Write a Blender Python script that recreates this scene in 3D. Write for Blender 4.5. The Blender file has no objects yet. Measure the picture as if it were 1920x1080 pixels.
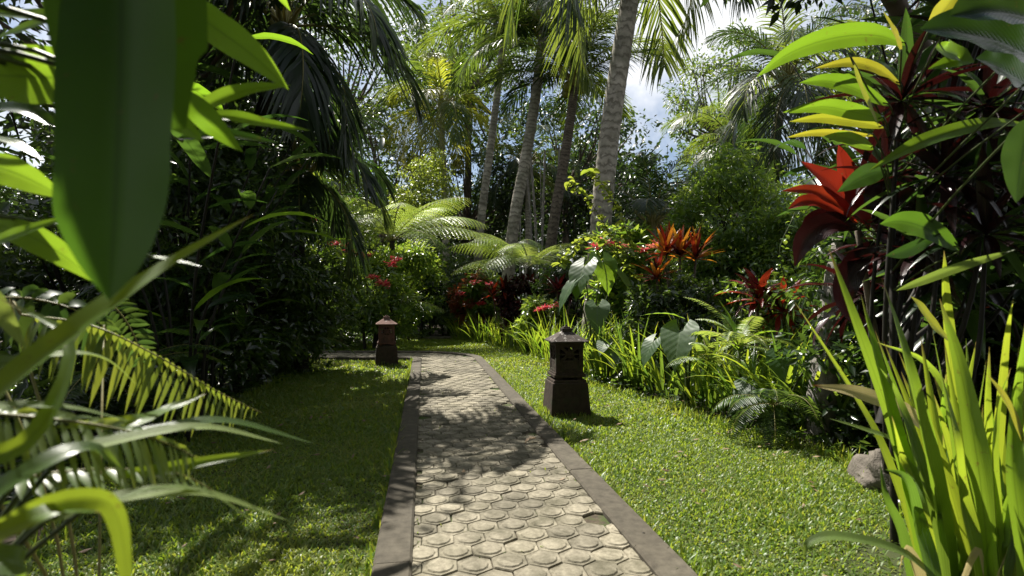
import bpy, math, random
import numpy as np
from mathutils import Vector, Matrix

R = math.radians
sc = bpy.context.scene
F = 1040.0          # focal length in pixels of a 1920 wide frame
CH = 1.05           # camera height (m)

# ------------------------------------------------------------------ camera
cam_d = bpy.data.cameras.new("camera")
cam = bpy.data.objects.new("camera", cam_d)
sc.collection.objects.link(cam)
sc.camera = cam
cam.location = (0, 0, CH)
cam.rotation_euler = (R(90), 0, 0)
cam_d.sensor_width = 36
cam_d.lens = 36 * F / 1920
cam_d.shift_y = 20 / 1920
cam_d.clip_start = 0.05
cam_d.clip_end = 500
cam_d.dof.use_dof = True
cam_d.dof.focus_distance = 5.2
cam_d.dof.aperture_fstop = 3.5

# ------------------------------------------------------------------ sky
SUN_EL, SUN_AZ = R(55), R(-33)       # azimuth measured from +Y, negative = left
world = bpy.data.worlds.new("World")
sc.world = world
world.use_nodes = True
wn, wl = world.node_tree.nodes, world.node_tree.links
wn.clear()
wo = wn.new("ShaderNodeOutputWorld")
bg = wn.new("ShaderNodeBackground")
sky = wn.new("ShaderNodeTexSky")
sky.sky_type = 'NISHITA'
sky.sun_disc = False
sky.sun_elevation = SUN_EL
sky.sun_rotation = SUN_AZ
sky.air_density = 1.0
sky.dust_density = 1.2
sky.ozone_density = 1.0
tc = wn.new("ShaderNodeTexCoord")
cn = wn.new("ShaderNodeTexNoise")
cn.inputs["Scale"].default_value = 3.2
cn.inputs["Detail"].default_value = 6
cn.inputs["Roughness"].default_value = 0.6
cr = wn.new("ShaderNodeValToRGB")
cr.color_ramp.elements[0].position = 0.40
cr.color_ramp.elements[1].position = 0.60
mx = wn.new("ShaderNodeMix"); mx.data_type = 'RGBA'
mx.inputs["B"].default_value = (10.0, 10.15, 10.4, 1)
wm = wn.new("ShaderNodeMapping"); wm.inputs["Location"].default_value = (0.35, 0.1, 0.62)
wl.new(tc.outputs["Generated"], wm.inputs[0]); wl.new(wm.outputs[0], cn.inputs["Vector"])
wl.new(cn.outputs["Fac"], cr.inputs["Fac"])
wl.new(cr.outputs["Color"], mx.inputs["Factor"])
wl.new(sky.outputs["Color"], mx.inputs["A"])
wl.new(mx.outputs["Result"], bg.inputs["Color"])
bg.inputs["Strength"].default_value = 0.05
wl.new(bg.outputs[0], wo.inputs["Surface"])

# ------------------------------------------------------------------ sun
sd = bpy.data.lights.new("sun", 'SUN')
sd.energy = 5.0
sd.angle = R(0.53)
sd.color = (1.0, 0.95, 0.86)
sun = bpy.data.objects.new("sun", sd)
sc.collection.objects.link(sun)
SUNV = Vector((math.sin(SUN_AZ) * math.cos(SUN_EL), math.cos(SUN_AZ) * math.cos(SUN_EL), math.sin(SUN_EL)))
sun.rotation_euler = (-SUNV).to_track_quat('-Z', 'Y').to_euler()
sun.location = (0, 0, 30)

# ------------------------------------------------------------------ exposure / render
sc.view_settings.view_transform = 'Standard'
sc.view_settings.look = 'None'
sc.view_settings.exposure = 1.2
sc.view_settings.gamma = 1
sc.view_settings.use_curve_mapping = False
sc.render.engine = 'CYCLES'
sc.cycles.max_bounces = 7
sc.cycles.diffuse_bounces = 2
sc.cycles.glossy_bounces = 2
sc.cycles.transmission_bounces = 4
sc.cycles.sample_clamp_indirect = 4
sc.cycles.use_denoising = True
try:
    sc.cycles.denoiser = 'OPENIMAGEDENOISE'
    sc.cycles.denoising_input_passes = 'RGB_ALBEDO_NORMAL'
except Exception:
    pass

# ================================================================== helpers
COL = sc.collection


def at(px, py, d):
    """the point seen at pixel (px, py) of the 1920x1080 photograph at distance d"""
    return np.array([(px - 960) / F * d, d, CH + (560 - py) / F * d])


def gx(px, d):
    return (px - 960) / F * d


class MB:
    """collects triangles and quads with a per-vertex (u, v, variation) vector"""

    def __init__(s):
        s.V, s.A, s.T, s.Q, s.TM, s.QM, s.n = [], [], [], [], [], [], 0

    def add(s, V, A=None, T=None, Q=None, m=0):
        V = np.asarray(V, float).reshape(-1, 3)
        if A is None:
            A = np.tile([0.5, 0.5, 0.5], (len(V), 1))
        s.V.append(V); s.A.append(np.asarray(A, float).reshape(-1, 3))
        if T is not None and len(T):
            T = np.asarray(T, int).reshape(-1, 3) + s.n
            s.T.append(T); s.TM.append(np.full(len(T), m))
        if Q is not None and len(Q):
            Q = np.asarray(Q, int).reshape(-1, 4) + s.n
            s.Q.append(Q); s.QM.append(np.full(len(Q), m))
        s.n += len(V)
        return s

    def mesh(s, name, mats, smooth=True):
        me = bpy.data.meshes.new(name)
        V = np.concatenate(s.V); A = np.concatenate(s.A)
        T = np.concatenate(s.T) if s.T else np.zeros((0, 3), int)
        Q = np.concatenate(s.Q) if s.Q else np.zeros((0, 4), int)
        mi = np.concatenate([np.concatenate(s.TM) if s.TM else np.zeros(0, int),
                             np.concatenate(s.QM) if s.QM else np.zeros(0, int)])
        nl = len(T) * 3 + len(Q) * 4
        me.vertices.add(len(V)); me.vertices.foreach_set("co", V.astype(np.float32).ravel())
        me.loops.add(nl)
        me.loops.foreach_set("vertex_index", np.concatenate([T.ravel(), Q.ravel()]).astype(np.int32))
        me.polygons.add(len(T) + len(Q))
        st = np.concatenate([np.arange(len(T)) * 3, len(T) * 3 + np.arange(len(Q)) * 4])
        me.polygons.foreach_set("loop_start", st.astype(np.int32))
        me.polygons.foreach_set("material_index", mi.astype(np.int32))
        me.polygons.foreach_set("use_smooth", np.full(len(T) + len(Q), smooth))
        me.update(calc_edges=True)
        at_ = me.attributes.new("lf", 'FLOAT_VECTOR', 'POINT')
        at_.data.foreach_set("vector", A.astype(np.float32).ravel())
        for m in (mats if isinstance(mats, (list, tuple)) else [mats]):
            me.materials.append(m)
        return me


def link(name, me, parent=None, loc=(0, 0, 0), rot=(0, 0, 0), scale=(1, 1, 1)):
    o = bpy.data.objects.new(name, me)
    COL.objects.link(o)
    if parent is not None:
        o.parent = parent
    o.location = loc; o.rotation_euler = rot; o.scale = scale
    return o


def tag(o, label=None, cat=None, group=None, kind=None):
    if label: o["label"] = label
    if cat: o["category"] = cat
    if group: o["group"] = group
    if kind: o["kind"] = kind
    return o


def thing(name, label, cat, loc=(0, 0, 0), rz=0.0, group=None):
    o = bpy.data.objects.new(name, None)
    o.empty_display_size = 0.1
    COL.objects.link(o)
    o.location = loc; o.rotation_euler = (0, 0, rz)
    return tag(o, label, cat, group)


def norm(a):
    a = np.asarray(a, float)
    return a / np.maximum(np.linalg.norm(a, axis=-1, keepdims=True), 1e-9)


def catmull(P, n):
    P = np.asarray(P, float)
    if len(P) == 2:
        t = np.linspace(0, 1, n)[:, None]
        return P[0] * (1 - t) + P[1] * t
    X = np.vstack([2 * P[0] - P[1], P, 2 * P[-1] - P[-2]])
    k = len(P) - 1
    out = []
    for s in np.linspace(0, k, n):
        i = min(int(s), k - 1); t = s - i
        a, b, c, d = X[i], X[i + 1], X[i + 2], X[i + 3]
        out.append(0.5 * ((2 * b) + (c - a) * t + (2 * a - 5 * b + 4 * c - d) * t * t + (3 * b - a - 3 * c + d) * t ** 3))
    return np.array(out)


def tangents(P):
    return norm(np.gradient(P, axis=0))


def ribbon(mb, P, W, hint, fold=0.15, nx=4, wave=0.0, var=0.5, m=0, seed=0):
    """leaf blade swept along the spine P, half widths W, face turned to hint"""
    P = np.asarray(P, float); k = len(P)
    t = tangents(P)
    hint = np.broadcast_to(np.asarray(hint, float), (k, 3))
    s = norm(np.cross(t, hint)); n = np.cross(s, t)
    u = np.linspace(-1, 1, nx + 1)
    ph = seed * 1.7
    vv = np.linspace(0, 1, k)
    lift = fold * np.abs(u)[None, :] * W[:, None]
    if wave:
        lift = lift + wave * W[:, None] * (np.abs(u)[None, :] ** 2) * np.sin(vv[:, None] * 19 + ph + np.sign(u)[None, :] * 1.3)
    V = P[:, None, :] + s[:, None, :] * (u[None, :, None] * W[:, None, None]) + n[:, None, :] * lift[..., None]
    A = np.zeros((k, nx + 1, 3)); A[..., 0] = (u + 1)[None, :] / 2; A[..., 1] = vv[:, None]; A[..., 2] = var
    i = np.arange(k - 1)[:, None] * (nx + 1) + np.arange(nx)[None, :]
    Q = np.stack([i, i + 1, i + nx + 2, i + nx + 1], -1).reshape(-1, 4)
    mb.add(V, A, Q=Q, m=m)
    return mb


def tube(mb, P, r, sides=8, var=0.5, m=0, cap=True):
    P = np.asarray(P, float); k = len(P)
    r = np.broadcast_to(np.asarray(r, float), (k,))
    t = tangents(P)
    ref = np.array([1.0, 0.03, 0.02]) if abs(t[0][0]) < 0.8 else np.array([0.02, 1.0, 0.03])
    s = norm(np.cross(t, ref)); n = np.cross(t, s)
    a = np.linspace(0, 2 * np.pi, sides, endpoint=False)
    V = P[:, None, :] + r[:, None, None] * (s[:, None, :] * np.cos(a)[None, :, None] + n[:, None, :] * np.sin(a)[None, :, None])
    A = np.zeros((k, sides, 3)); A[..., 0] = a / (2 * np.pi); A[..., 1] = np.linspace(0, 1, k)[:, None]; A[..., 2] = var
    i = np.arange(k - 1)[:, None] * sides; j = np.arange(sides)[None, :]; j2 = (j + 1) % sides
    Q = np.stack([i + j, i + j2, i + sides + j2, i + sides + j], -1).reshape(-1, 4)
    T = []
    if cap:
        V = np.concatenate([V.reshape(-1, 3), P[-1:]]); A = np.concatenate([A.reshape(-1, 3), [[0.5, 1, var]]])
        b = (k - 1) * sides
        T = [[b + q, b + (q + 1) % sides, k * sides] for q in range(sides)]
    mb.add(V, A, T=T, Q=Q, m=m)
    return mb


def cards(mb, P, D, N, L, W, var=None, cup=0.12, m=0, rng=None):
    """many small cupped leaves: base P, direction D, face N"""
    P = np.asarray(P, float); n = len(P)
    D = norm(D); S = norm(np.cross(D, N)); Nn = np.cross(S, D)
    L = np.broadcast_to(L, (n,))[:, None]; W = np.broadcast_to(W, (n,))[:, None]
    if var is None:
        var = np.random.default_rng(n).random(n)
    c = P + D * L * 0.45 - Nn * L * cup
    l = P + D * L * 0.42 - S * W; r = P + D * L * 0.42 + S * W
    tip = P + D * L - Nn * L * cup * 1.2
    V = np.stack([P, r, tip, l, c], 1)
    A = np.zeros((n, 5, 3))
    A[:, :, 0] = [0.5, 1, 0.5, 0, 0.5]; A[:, :, 1] = [0, 0.45, 1, 0.45, 0.45]; A[..., 2] = var[:, None]
    b = np.arange(n)[:, None] * 5
    T = np.stack([b + [0, 1, 4], b + [1, 2, 4], b + [2, 3, 4], b + [3, 0, 4]], 1).reshape(-1, 3)
    mb.add(V, A, T=T, m=m)
    return mb


def box(mb, c, s, rz=0.0, m=0, taper=1.0, var=0.5):
    x, y, z = np.array(s) / 2
    V = np.array([[-x, -y, -z], [x, -y, -z], [x, y, -z], [-x, y, -z], [-x * taper, -y * taper, z], [x * taper, -y * taper, z], [x * taper, y * taper, z], [-x * taper, y * taper, z]])
    ca, sa = math.cos(rz), math.sin(rz)
    V = V @ np.array([[ca, sa, 0], [-sa, ca, 0], [0, 0, 1]]) + np.array(c)
    mb.add(V, np.tile([0.5, 0.5, var], (8, 1)), Q=[[0, 3, 2, 1], [4, 5, 6, 7], [0, 1, 5, 4], [1, 2, 6, 5], [2, 3, 7, 6], [3, 0, 4, 7]], m=m)
    return mb


# ================================================================== materials
def new_mat(name):
    m = bpy.data.materials.new(name); m.use_nodes = True
    nt = m.node_tree; nt.nodes.clear()
    out = nt.nodes.new("ShaderNodeOutputMaterial")
    return m, nt.nodes, nt.links, out


def math_node(N, L, op, a, b=None, clamp=False):
    n = N.new("ShaderNodeMath"); n.operation = op; n.use_clamp = clamp
    for i, v in enumerate((a, b)):
        if v is None: continue
        if isinstance(v, (int, float)): n.inputs[i].default_value = v
        else: L.new(v, n.inputs[i])
    return n.outputs[0]


def mix_node(N, L, f, a, b):
    n = N.new("ShaderNodeMix"); n.data_type = 'RGBA'
    for k, v in (("Factor", f), ("A", a), ("B", b)):
        if isinstance(v, (int, float)): n.inputs[k].default_value = v
        elif isinstance(v, tuple): n.inputs[k].default_value = v + (1,) if len(v) == 3 else v
        else: L.new(v, n.inputs[k])
    return n.outputs["Result"]


def leaf_mat(name, a, b, ta, tb, trans=0.42, rough=0.38, rib=None, veins=None, spec=0.5, tip=None, spots=None, vs=1.0, blem=None, grad=None):
    m, N, L, out = new_mat(name)
    at_ = N.new("ShaderNodeAttribute"); at_.attribute_name = "lf"
    sp = N.new("ShaderNodeSeparateXYZ"); L.new(at_.outputs["Vector"], sp.inputs[0])
    oi = N.new("ShaderNodeObjectInfo")
    rnd = math_node(N, L, 'FRACT', math_node(N, L, 'ADD', sp.outputs[2], oi.outputs["Random"]))
    base = mix_node(N, L, rnd, a, b)
    tr = mix_node(N, L, rnd, ta, tb)
    au = math_node(N, L, 'ABSOLUTE', math_node(N, L, 'SUBTRACT', sp.outputs[0], 0.5))
    bump_h = None
    if veins:
        kind, freq = veins
        if kind == 'par':
            ph = math_node(N, L, 'MULTIPLY', sp.outputs[0], freq)
        else:
            ph = math_node(N, L, 'MULTIPLY', math_node(N, L, 'SUBTRACT', sp.outputs[1], math_node(N, L, 'MULTIPLY', au, 0.55)), freq)
        w = math_node(N, L, 'SINE', math_node(N, L, 'MULTIPLY', ph, 6.283))
        w = math_node(N, L, 'MULTIPLY_ADD', w, 0.5); 
        w.node.inputs[2].default_value = 0.5
        v = math_node(N, L, 'POWER', w, 3.0)
        f = math_node(N, L, 'MULTIPLY', v, 0.22 * vs)
        base = mix_node(N, L, f, base, tuple(x * 1.9 for x in b))
        tr = mix_node(N, L, math_node(N, L, 'MULTIPLY', v, 0.3 * vs), tr, tuple(x * 0.5 for x in ta))
        bump_h = w
    if rib:
        f = math_node(N, L, 'SUBTRACT', 1.0, math_node(N, L, 'MULTIPLY', au, 24.0), True)
        f = math_node(N, L, 'MULTIPLY', f, 0.7)
        base = mix_node(N, L, f, base, rib)
        tr = mix_node(N, L, f, tr, tuple(x * 0.45 for x in ta))
    nz = N.new("ShaderNodeTexNoise"); nz.inputs["Scale"].default_value = 14; nz.inputs["Detail"].default_value = 3
    tco = N.new("ShaderNodeTexCoord"); L.new(tco.outputs["Object"], nz.inputs["Vector"])
    if spots:
        sp2 = math_node(N, L, 'MULTIPLY', math_node(N, L, 'SUBTRACT', nz.outputs["Fac"], 0.55), 5.0, True)
        base = mix_node(N, L, math_node(N, L, 'MULTIPLY', sp2, 0.8), base, spots)
        tr = mix_node(N, L, math_node(N, L, 'MULTIPLY', sp2, 0.6), tr, spots)
    if grad:
        f = math_node(N, L, 'SUBTRACT', 1.0, math_node(N, L, 'MULTIPLY', sp.outputs[1], 1.7), True)
        base = mix_node(N, L, f, base, grad[0]); tr = mix_node(N, L, f, tr, grad[1])
    if blem:
        n3 = N.new("ShaderNodeTexNoise"); n3.inputs["Scale"].default_value = blem; n3.inputs["Detail"].default_value = 4; n3.inputs["Roughness"].default_value = .7
        L.new(tco.outputs["Object"], n3.inputs["Vector"])
        sp3 = math_node(N, L, 'MULTIPLY', math_node(N, L, 'MULTIPLY', math_node(N, L, 'SUBTRACT', n3.outputs["Fac"], 0.64), 12.0, True), .75)
        base = mix_node(N, L, sp3, base, (.16, .10, .04)); tr = mix_node(N, L, sp3, tr, (.18, .11, .03))
    if tip:
        f = math_node(N, L, 'MULTIPLY', math_node(N, L, 'SUBTRACT', math_node(N, L, 'ADD', sp.outputs[1], math_node(N, L, 'MULTIPLY', nz.outputs["Fac"], 0.12)), 0.98), 14.0, True)
        base = mix_node(N, L, f, base, tip)
        tr = mix_node(N, L, f, tr, tip)
    bright = math_node(N, L, 'MULTIPLY_ADD', nz.outputs["Fac"], 0.7); bright.node.inputs[2].default_value = 0.65
    hs = N.new("ShaderNodeHueSaturation"); L.new(base, hs.inputs["Color"]); L.new(bright, hs.inputs["Value"])
    p = N.new("ShaderNodeBsdfPrincipled")
    L.new(hs.outputs[0], p.inputs["Base Color"])
    p.inputs["Roughness"].default_value = rough
    p.inputs["Specular IOR Level"].default_value = spec
    t = N.new("ShaderNodeBsdfTranslucent"); L.new(tr, t.inputs["Color"])
    if bump_h is not None:
        bp = N.new("ShaderNodeBump"); bp.inputs["Strength"].default_value = 0.35 * vs; bp.inputs["Distance"].default_value = 0.004
        L.new(bump_h, bp.inputs["Height"]); L.new(bp.outputs[0], p.inputs["Normal"])
    ms = N.new("ShaderNodeMixShader"); ms.inputs[0].default_value = trans
    L.new(p.outputs[0], ms.inputs[1]); L.new(t.outputs[0], ms.inputs[2])
    L.new(ms.outputs[0], out.inputs["Surface"])
    return m


def solid_mat(name, a, b, scale=8, rough=0.85, bump=0.4, dist=0.01, c=None, cscale=3, cmin=0.5, cmax=0.65, objvar=0.0, band=None, spec=0.3, detail=6):
    m, N, L, out = new_mat(name)
    tco = N.new("ShaderNodeTexCoord")
    n1 = N.new("ShaderNodeTexNoise"); n1.inputs["Scale"].default_value = scale; n1.inputs["Detail"].default_value = detail; n1.inputs["Roughness"].default_value = 0.65
    L.new(tco.outputs["Object"], n1.inputs["Vector"])
    rp = N.new("ShaderNodeMapRange"); rp.inputs[1].default_value = 0.3; rp.inputs[2].default_value = 0.7
    L.new(n1.outputs["Fac"], rp.inputs[0])
    col = mix_node(N, L, rp.outputs[0], a, b)
    h = n1.outputs["Fac"]
    if c:
        n2 = N.new("ShaderNodeTexNoise"); n2.inputs["Scale"].default_value = cscale; n2.inputs["Detail"].default_value = 8; n2.inputs["Roughness"].default_value = 0.7
        mp = N.new("ShaderNodeMapping"); mp.inputs["Location"].default_value = (3.1, 7.7, 1.3)
        geo = N.new("ShaderNodeNewGeometry"); L.new(geo.outputs["Position"], mp.inputs[0]); L.new(mp.outputs[0], n2.inputs["Vector"])
        r2 = N.new("ShaderNodeMapRange"); r2.inputs[1].default_value = cmin; r2.inputs[2].default_value = cmax
        L.new(n2.outputs["Fac"], r2.inputs[0])
        col = mix_node(N, L, r2.outputs[0], col, c)
    if band:
        at_ = N.new("ShaderNodeAttribute"); at_.attribute_name = "lf"
        sp = N.new("ShaderNodeSeparateXYZ"); L.new(at_.outputs["Vector"], sp.inputs[0])
        ph = math_node(N, L, 'ADD', math_node(N, L, 'MULTIPLY', sp.outputs[1], band[0] * 6.283), math_node(N, L, 'MULTIPLY', n1.outputs["Fac"], 9.0))
        w = math_node(N, L, 'POWER', math_node(N, L, 'ABSOLUTE', math_node(N, L, 'SINE', ph)), 6.0)
        col = mix_node(N, L, math_node(N, L, 'MULTIPLY', w, 0.75), col, band[1])
    if objvar:
        oi = N.new("ShaderNodeObjectInfo")
        hs = N.new("ShaderNodeHueSaturation"); L.new(col, hs.inputs["Color"])
        L.new(math_node(N, L, 'ADD', math_node(N, L, 'MULTIPLY', oi.outputs["Random"], objvar), 1 - objvar / 2), hs.inputs["Value"])
        col = hs.outputs[0]
    p = N.new("ShaderNodeBsdfPrincipled")
    L.new(col, p.inputs["Base Color"]); p.inputs["Roughness"].default_value = rough
    p.inputs["Specular IOR Level"].default_value = spec
    bp = N.new("ShaderNodeBump"); bp.inputs["Strength"].default_value = bump; bp.inputs["Distance"].default_value = dist
    L.new(h, bp.inputs["Height"]); L.new(bp.outputs[0], p.inputs["Normal"])
    L.new(p.outputs[0], out.inputs["Surface"])
    return m


M = {}
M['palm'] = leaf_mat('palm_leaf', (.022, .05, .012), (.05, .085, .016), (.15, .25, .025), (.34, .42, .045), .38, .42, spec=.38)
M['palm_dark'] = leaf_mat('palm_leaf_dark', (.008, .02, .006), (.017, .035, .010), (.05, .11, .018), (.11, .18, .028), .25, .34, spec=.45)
M['palm_yellow'] = leaf_mat('palm_leaf_yellow', (.08, .10, .012), (.14, .14, .02), (.46, .52, .04), (.6, .56, .05), .48, .4)
M['palm_dry'] = leaf_mat('palm_leaf_dry', (.2, .14, .07), (.3, .22, .12), (.3, .2, .08), (.35, .25, .1), .25, .7)
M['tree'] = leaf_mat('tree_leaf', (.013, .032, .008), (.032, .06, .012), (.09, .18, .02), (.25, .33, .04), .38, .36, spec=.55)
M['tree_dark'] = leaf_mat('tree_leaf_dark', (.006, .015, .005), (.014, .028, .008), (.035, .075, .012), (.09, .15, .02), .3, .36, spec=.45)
M['tree_grey'] = leaf_mat('tree_leaf_grey', (.02, .034, .014), (.034, .05, .02), (.10, .15, .03), (.18, .24, .05), .33, .45)
M['shrub'] = leaf_mat('shrub_leaf', (.024, .06, .011), (.065, .125, .018), (.24, .42, .035), (.46, .58, .06), .42, .29, spec=.6)
M['shrub_yellow'] = leaf_mat('shrub_leaf_yellow', (.06, .105, .016), (.11, .15, .025), (.34, .45, .04), (.48, .54, .06), .42, .35)
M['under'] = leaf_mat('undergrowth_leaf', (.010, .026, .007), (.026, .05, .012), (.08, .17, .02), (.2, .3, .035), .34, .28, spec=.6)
M['fern'] = leaf_mat('fern_leaf', (.075, .14, .03), (.13, .20, .045), (.30, .42, .05), (.44, .52, .08), .42, .42)
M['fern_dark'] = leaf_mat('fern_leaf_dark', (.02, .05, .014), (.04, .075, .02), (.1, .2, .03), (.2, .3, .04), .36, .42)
M['fern_near'] = leaf_mat('fern_leaf_near', (.07, .12, .04), (.12, .17, .06), (.34, .44, .04), (.46, .52, .05), .38, .36, rib=(.2, .24, .08))
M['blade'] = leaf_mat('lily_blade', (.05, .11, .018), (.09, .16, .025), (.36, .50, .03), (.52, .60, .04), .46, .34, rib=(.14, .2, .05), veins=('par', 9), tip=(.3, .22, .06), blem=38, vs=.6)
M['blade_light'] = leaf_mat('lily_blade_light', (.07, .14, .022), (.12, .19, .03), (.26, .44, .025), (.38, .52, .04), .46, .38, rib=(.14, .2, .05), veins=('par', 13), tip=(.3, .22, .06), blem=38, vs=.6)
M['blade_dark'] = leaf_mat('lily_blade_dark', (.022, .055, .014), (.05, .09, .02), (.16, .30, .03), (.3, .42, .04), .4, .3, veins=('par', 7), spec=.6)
M['blade_pale'] = leaf_mat('lily_blade_pale', (.10, .16, .04), (.15, .20, .06), (.30, .42, .06), (.38, .46, .08), .40, .5, veins=('par', 11), spec=.3)
M['blade_dead'] = leaf_mat('lily_blade_withered', (.42, .36, .18), (.5, .42, .22), (.6, .5, .2), (.6, .5, .25), .4, .5, veins=('par', 8), tip=(.25, .09, .02))
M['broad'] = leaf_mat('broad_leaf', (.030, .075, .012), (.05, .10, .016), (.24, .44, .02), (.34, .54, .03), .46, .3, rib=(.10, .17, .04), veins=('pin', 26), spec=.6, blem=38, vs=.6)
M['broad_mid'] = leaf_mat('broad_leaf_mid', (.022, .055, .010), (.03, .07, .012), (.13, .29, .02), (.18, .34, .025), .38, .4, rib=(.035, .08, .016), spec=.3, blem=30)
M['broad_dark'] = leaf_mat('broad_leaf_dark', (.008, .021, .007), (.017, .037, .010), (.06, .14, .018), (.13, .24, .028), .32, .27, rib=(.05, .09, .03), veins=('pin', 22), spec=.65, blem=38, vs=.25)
M['broad_yellow'] = leaf_mat('broad_leaf_yellow', (.14, .16, .02), (.20, .19, .025), (.46, .50, .03), (.55, .5, .035), .46, .35, rib=(.35, .3, .08), veins=('pin', 24), blem=38, vs=.6)
M['ear'] = leaf_mat('elephant_ear_leaf', (.035, .07, .032), (.05, .09, .04), (.26, .44, .04), (.36, .5, .05), .36, .45, rib=(.14, .2, .10), veins=('pin', 9), spec=.25, vs=.7)
M['ear_light'] = leaf_mat('elephant_ear_leaf_light', (.06, .13, .02), (.09, .17, .03), (.34, .56, .03), (.42, .62, .04), .48, .35, rib=(.2, .28, .08), veins=('pin', 10))
M['ti_red'] = leaf_mat('ti_leaf_red', (.14, .010, .009), (.24, .02, .012), (.36, .028, .012), (.50, .06, .016), .42, .32, rib=(.3, .04, .03), veins=('pin', 24), spec=.6, blem=38, vs=.6)
M['ti_orange'] = leaf_mat('ti_leaf_orange', (.24, .04, .012), (.30, .09, .02), (.72, .18, .018), (.78, .36, .03), .48, .36, rib=(.45, .15, .04), veins=('par', 6), blem=38, vs=.6, grad=((.08, .008, .008), (.3, .02, .01)))
M['ti_maroon'] = leaf_mat('ti_leaf_maroon', (.016, .004, .005), (.045, .007, .008), (.05, .006, .008), (.12, .012, .01), .2, .26, rib=(.05, .012, .012), veins=('pin', 24), spec=.4)
M['ti_dark'] = leaf_mat('ti_leaf_dark', (.009, .004, .005), (.024, .007, .008), (.04, .006, .006), (.08, .010, .008), .15, .27, rib=(.03, .01, .01), veins=('pin', 24), spec=.5, vs=.5)
M['flower_red'] = leaf_mat('flower_red', (.42, .015, .03), (.55, .06, .09), (.55, .04, .06), (.65, .14, .14), .35, .45)
M['flower_pink'] = leaf_mat('flower_pink', (.65, .12, .14), (.7, .25, .22), (.7, .2, .15), (.75, .3, .2), .35, .45)
M['croton'] = leaf_mat('croton_leaf', (.10, .02, .02), (.22, .05, .03), (.5, .08, .04), (.6, .3, .06), .4, .32, spots=(.22, .18, .04))
M['grass'] = leaf_mat('grass_blade', (.065, .135, .018), (.18, .21, .045), (.32, .48, .03), (.52, .56, .06), .38, .42, spec=.4)
M['stem'] = solid_mat('green_stem', (.03, .05, .015), (.06, .08, .02), 20, .5, .2)
M['stem_dark'] = solid_mat('dark_stem', (.008, .008, .005), (.02, .016, .01), 20, .7, .3)
M['rachis'] = solid_mat('frond_rachis', (.14, .15, .04), (.22, .18, .06), 12, .5, .2)
M['palm_trunk'] = solid_mat('palm_trunk', (.20, .18, .145), (.46, .42, .35), 5, .9, .7, .02, c=(.13, .13, .09), cscale=2.6, cmin=.42, cmax=.7, band=(30, (.09, .078, .058)))
M['palm_trunk_dark'] = solid_mat('palm_trunk_dark', (.07, .055, .04), (.17, .14, .11), 8, .9, .6, .02, band=(34, (.02, .016, .012)))
M['bark'] = solid_mat('tree_bark', (.06, .048, .035), (.15, .12, .09), 7, .9, .8, .02)
M['bark_grey'] = solid_mat('tree_bark_grey', (.13, .12, .105), (.3, .28, .25), 10, .9, 1.0, .03)
M['soil'] = solid_mat('soil', (.022, .016, .010), (.06, .042, .026), 9, .95, .8, .04)
M['lawn'] = solid_mat('lawn_soil', (.025, .035, .010), (.05, .06, .016), 14, .95, .6, .02, c=(.055, .04, .022), cscale=1.4, cmin=.55, cmax=.7)
M['joint'] = solid_mat('path_bed', (.035, .028, .018), (.09, .07, .045), 22, .95, .9, .01, c=(.04, .065, .012), cscale=4, cmin=.46, cmax=.58)
M['paver'] = solid_mat('paving_concrete', (.125, .11, .078), (.275, .248, .185), 34, .88, .7, .005, c=(.06, .055, .032), cscale=6, cmin=.44, cmax=.70, objvar=.55)
M['kerb'] = solid_mat('kerb_concrete', (.044, .038, .027), (.090, .078, .057), 24, .9, .5, .004, c=(.13, .115, .085), cscale=2.1, cmin=.55, cmax=.75, objvar=.15)
M['terracotta'] = solid_mat('lantern_terracotta', (.075, .036, .026), (.13, .064, .046), 18, .9, .6, .006, c=(.04, .03, .024), cscale=9, cmin=.45, cmax=.65)
M['darkstone'] = solid_mat('lantern_stone', (.026, .017, .012), (.058, .040, .027), 20, .92, .8, .008, c=(.035, .038, .018), cscale=7, cmin=.52, cmax=.68)
M['roofstone'] = solid_mat('lantern_roof_stone', (.035, .028, .024), (.075, .06, .05), 20, .9, .8, .008, c=(.42, .40, .37), cscale=18, cmin=.57, cmax=.64)
M['roofpink'] = solid_mat('lantern_roof_terracotta', (.13, .075, .06), (.2, .12, .10), 20, .9, .7, .006, c=(.36, .30, .28), cscale=16, cmin=.55, cmax=.66)
M['rock'] = solid_mat('rock', (.07, .06, .048), (.17, .15, .125), 6, .95, 1.0, .04, c=(.04, .035, .025), cscale=5, cmin=.5, cmax=.7)
M['dry'] = leaf_mat('dry_leaf', (.12, .075, .04), (.26, .18, .1), (.2, .12, .05), (.3, .2, .1), .2, .7)


# ================================================================== setting: ground, lawn, path
def sheet(name, poly, z, mat, sub=None):
    me = bpy.data.meshes.new(name)
    me.from_pydata([(x, y, z) for x, y in poly], [], [list(range(len(poly)))])
    me.materials.append(mat)
    return tag(link(name, me), kind='structure')


tag(sheet('ground', [(-80, -30), (80, -30), (80, 140), (-80, 140)], 0.0, M['soil']))

BED_R = [(1.3, 0.5), (1.5, 1.6), (1.75, 2.3), (2.05, 3.0), (2.12, 3.6), (1.95, 3.95), (1.75, 4.2), (1.6, 4.75), (1.42, 5.6), (0.98, 6.6), (0.78, 7.6),
         (0.65, 8.4), (0.28, 10.4), (-0.22, 12.1), (-0.9, 13.3), (-1.5, 14.1)]
BED_L = [(-2.6, 14.1), (-2.75, 12.4), (-3.4, 11.2), (-5.0, 10.6), (-5.0, 8.9), (-3.25, 8.6), (-2.95, 7.6), (-2.8, 6.4), (-2.85, 5.2), (-2.6, 3.8), (-2.0, 2.4), (-1.7, 0.5)]
LAWN = BED_R + BED_L
sheet('lawn', LAWN, 0.012, M['lawn'])

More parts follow.
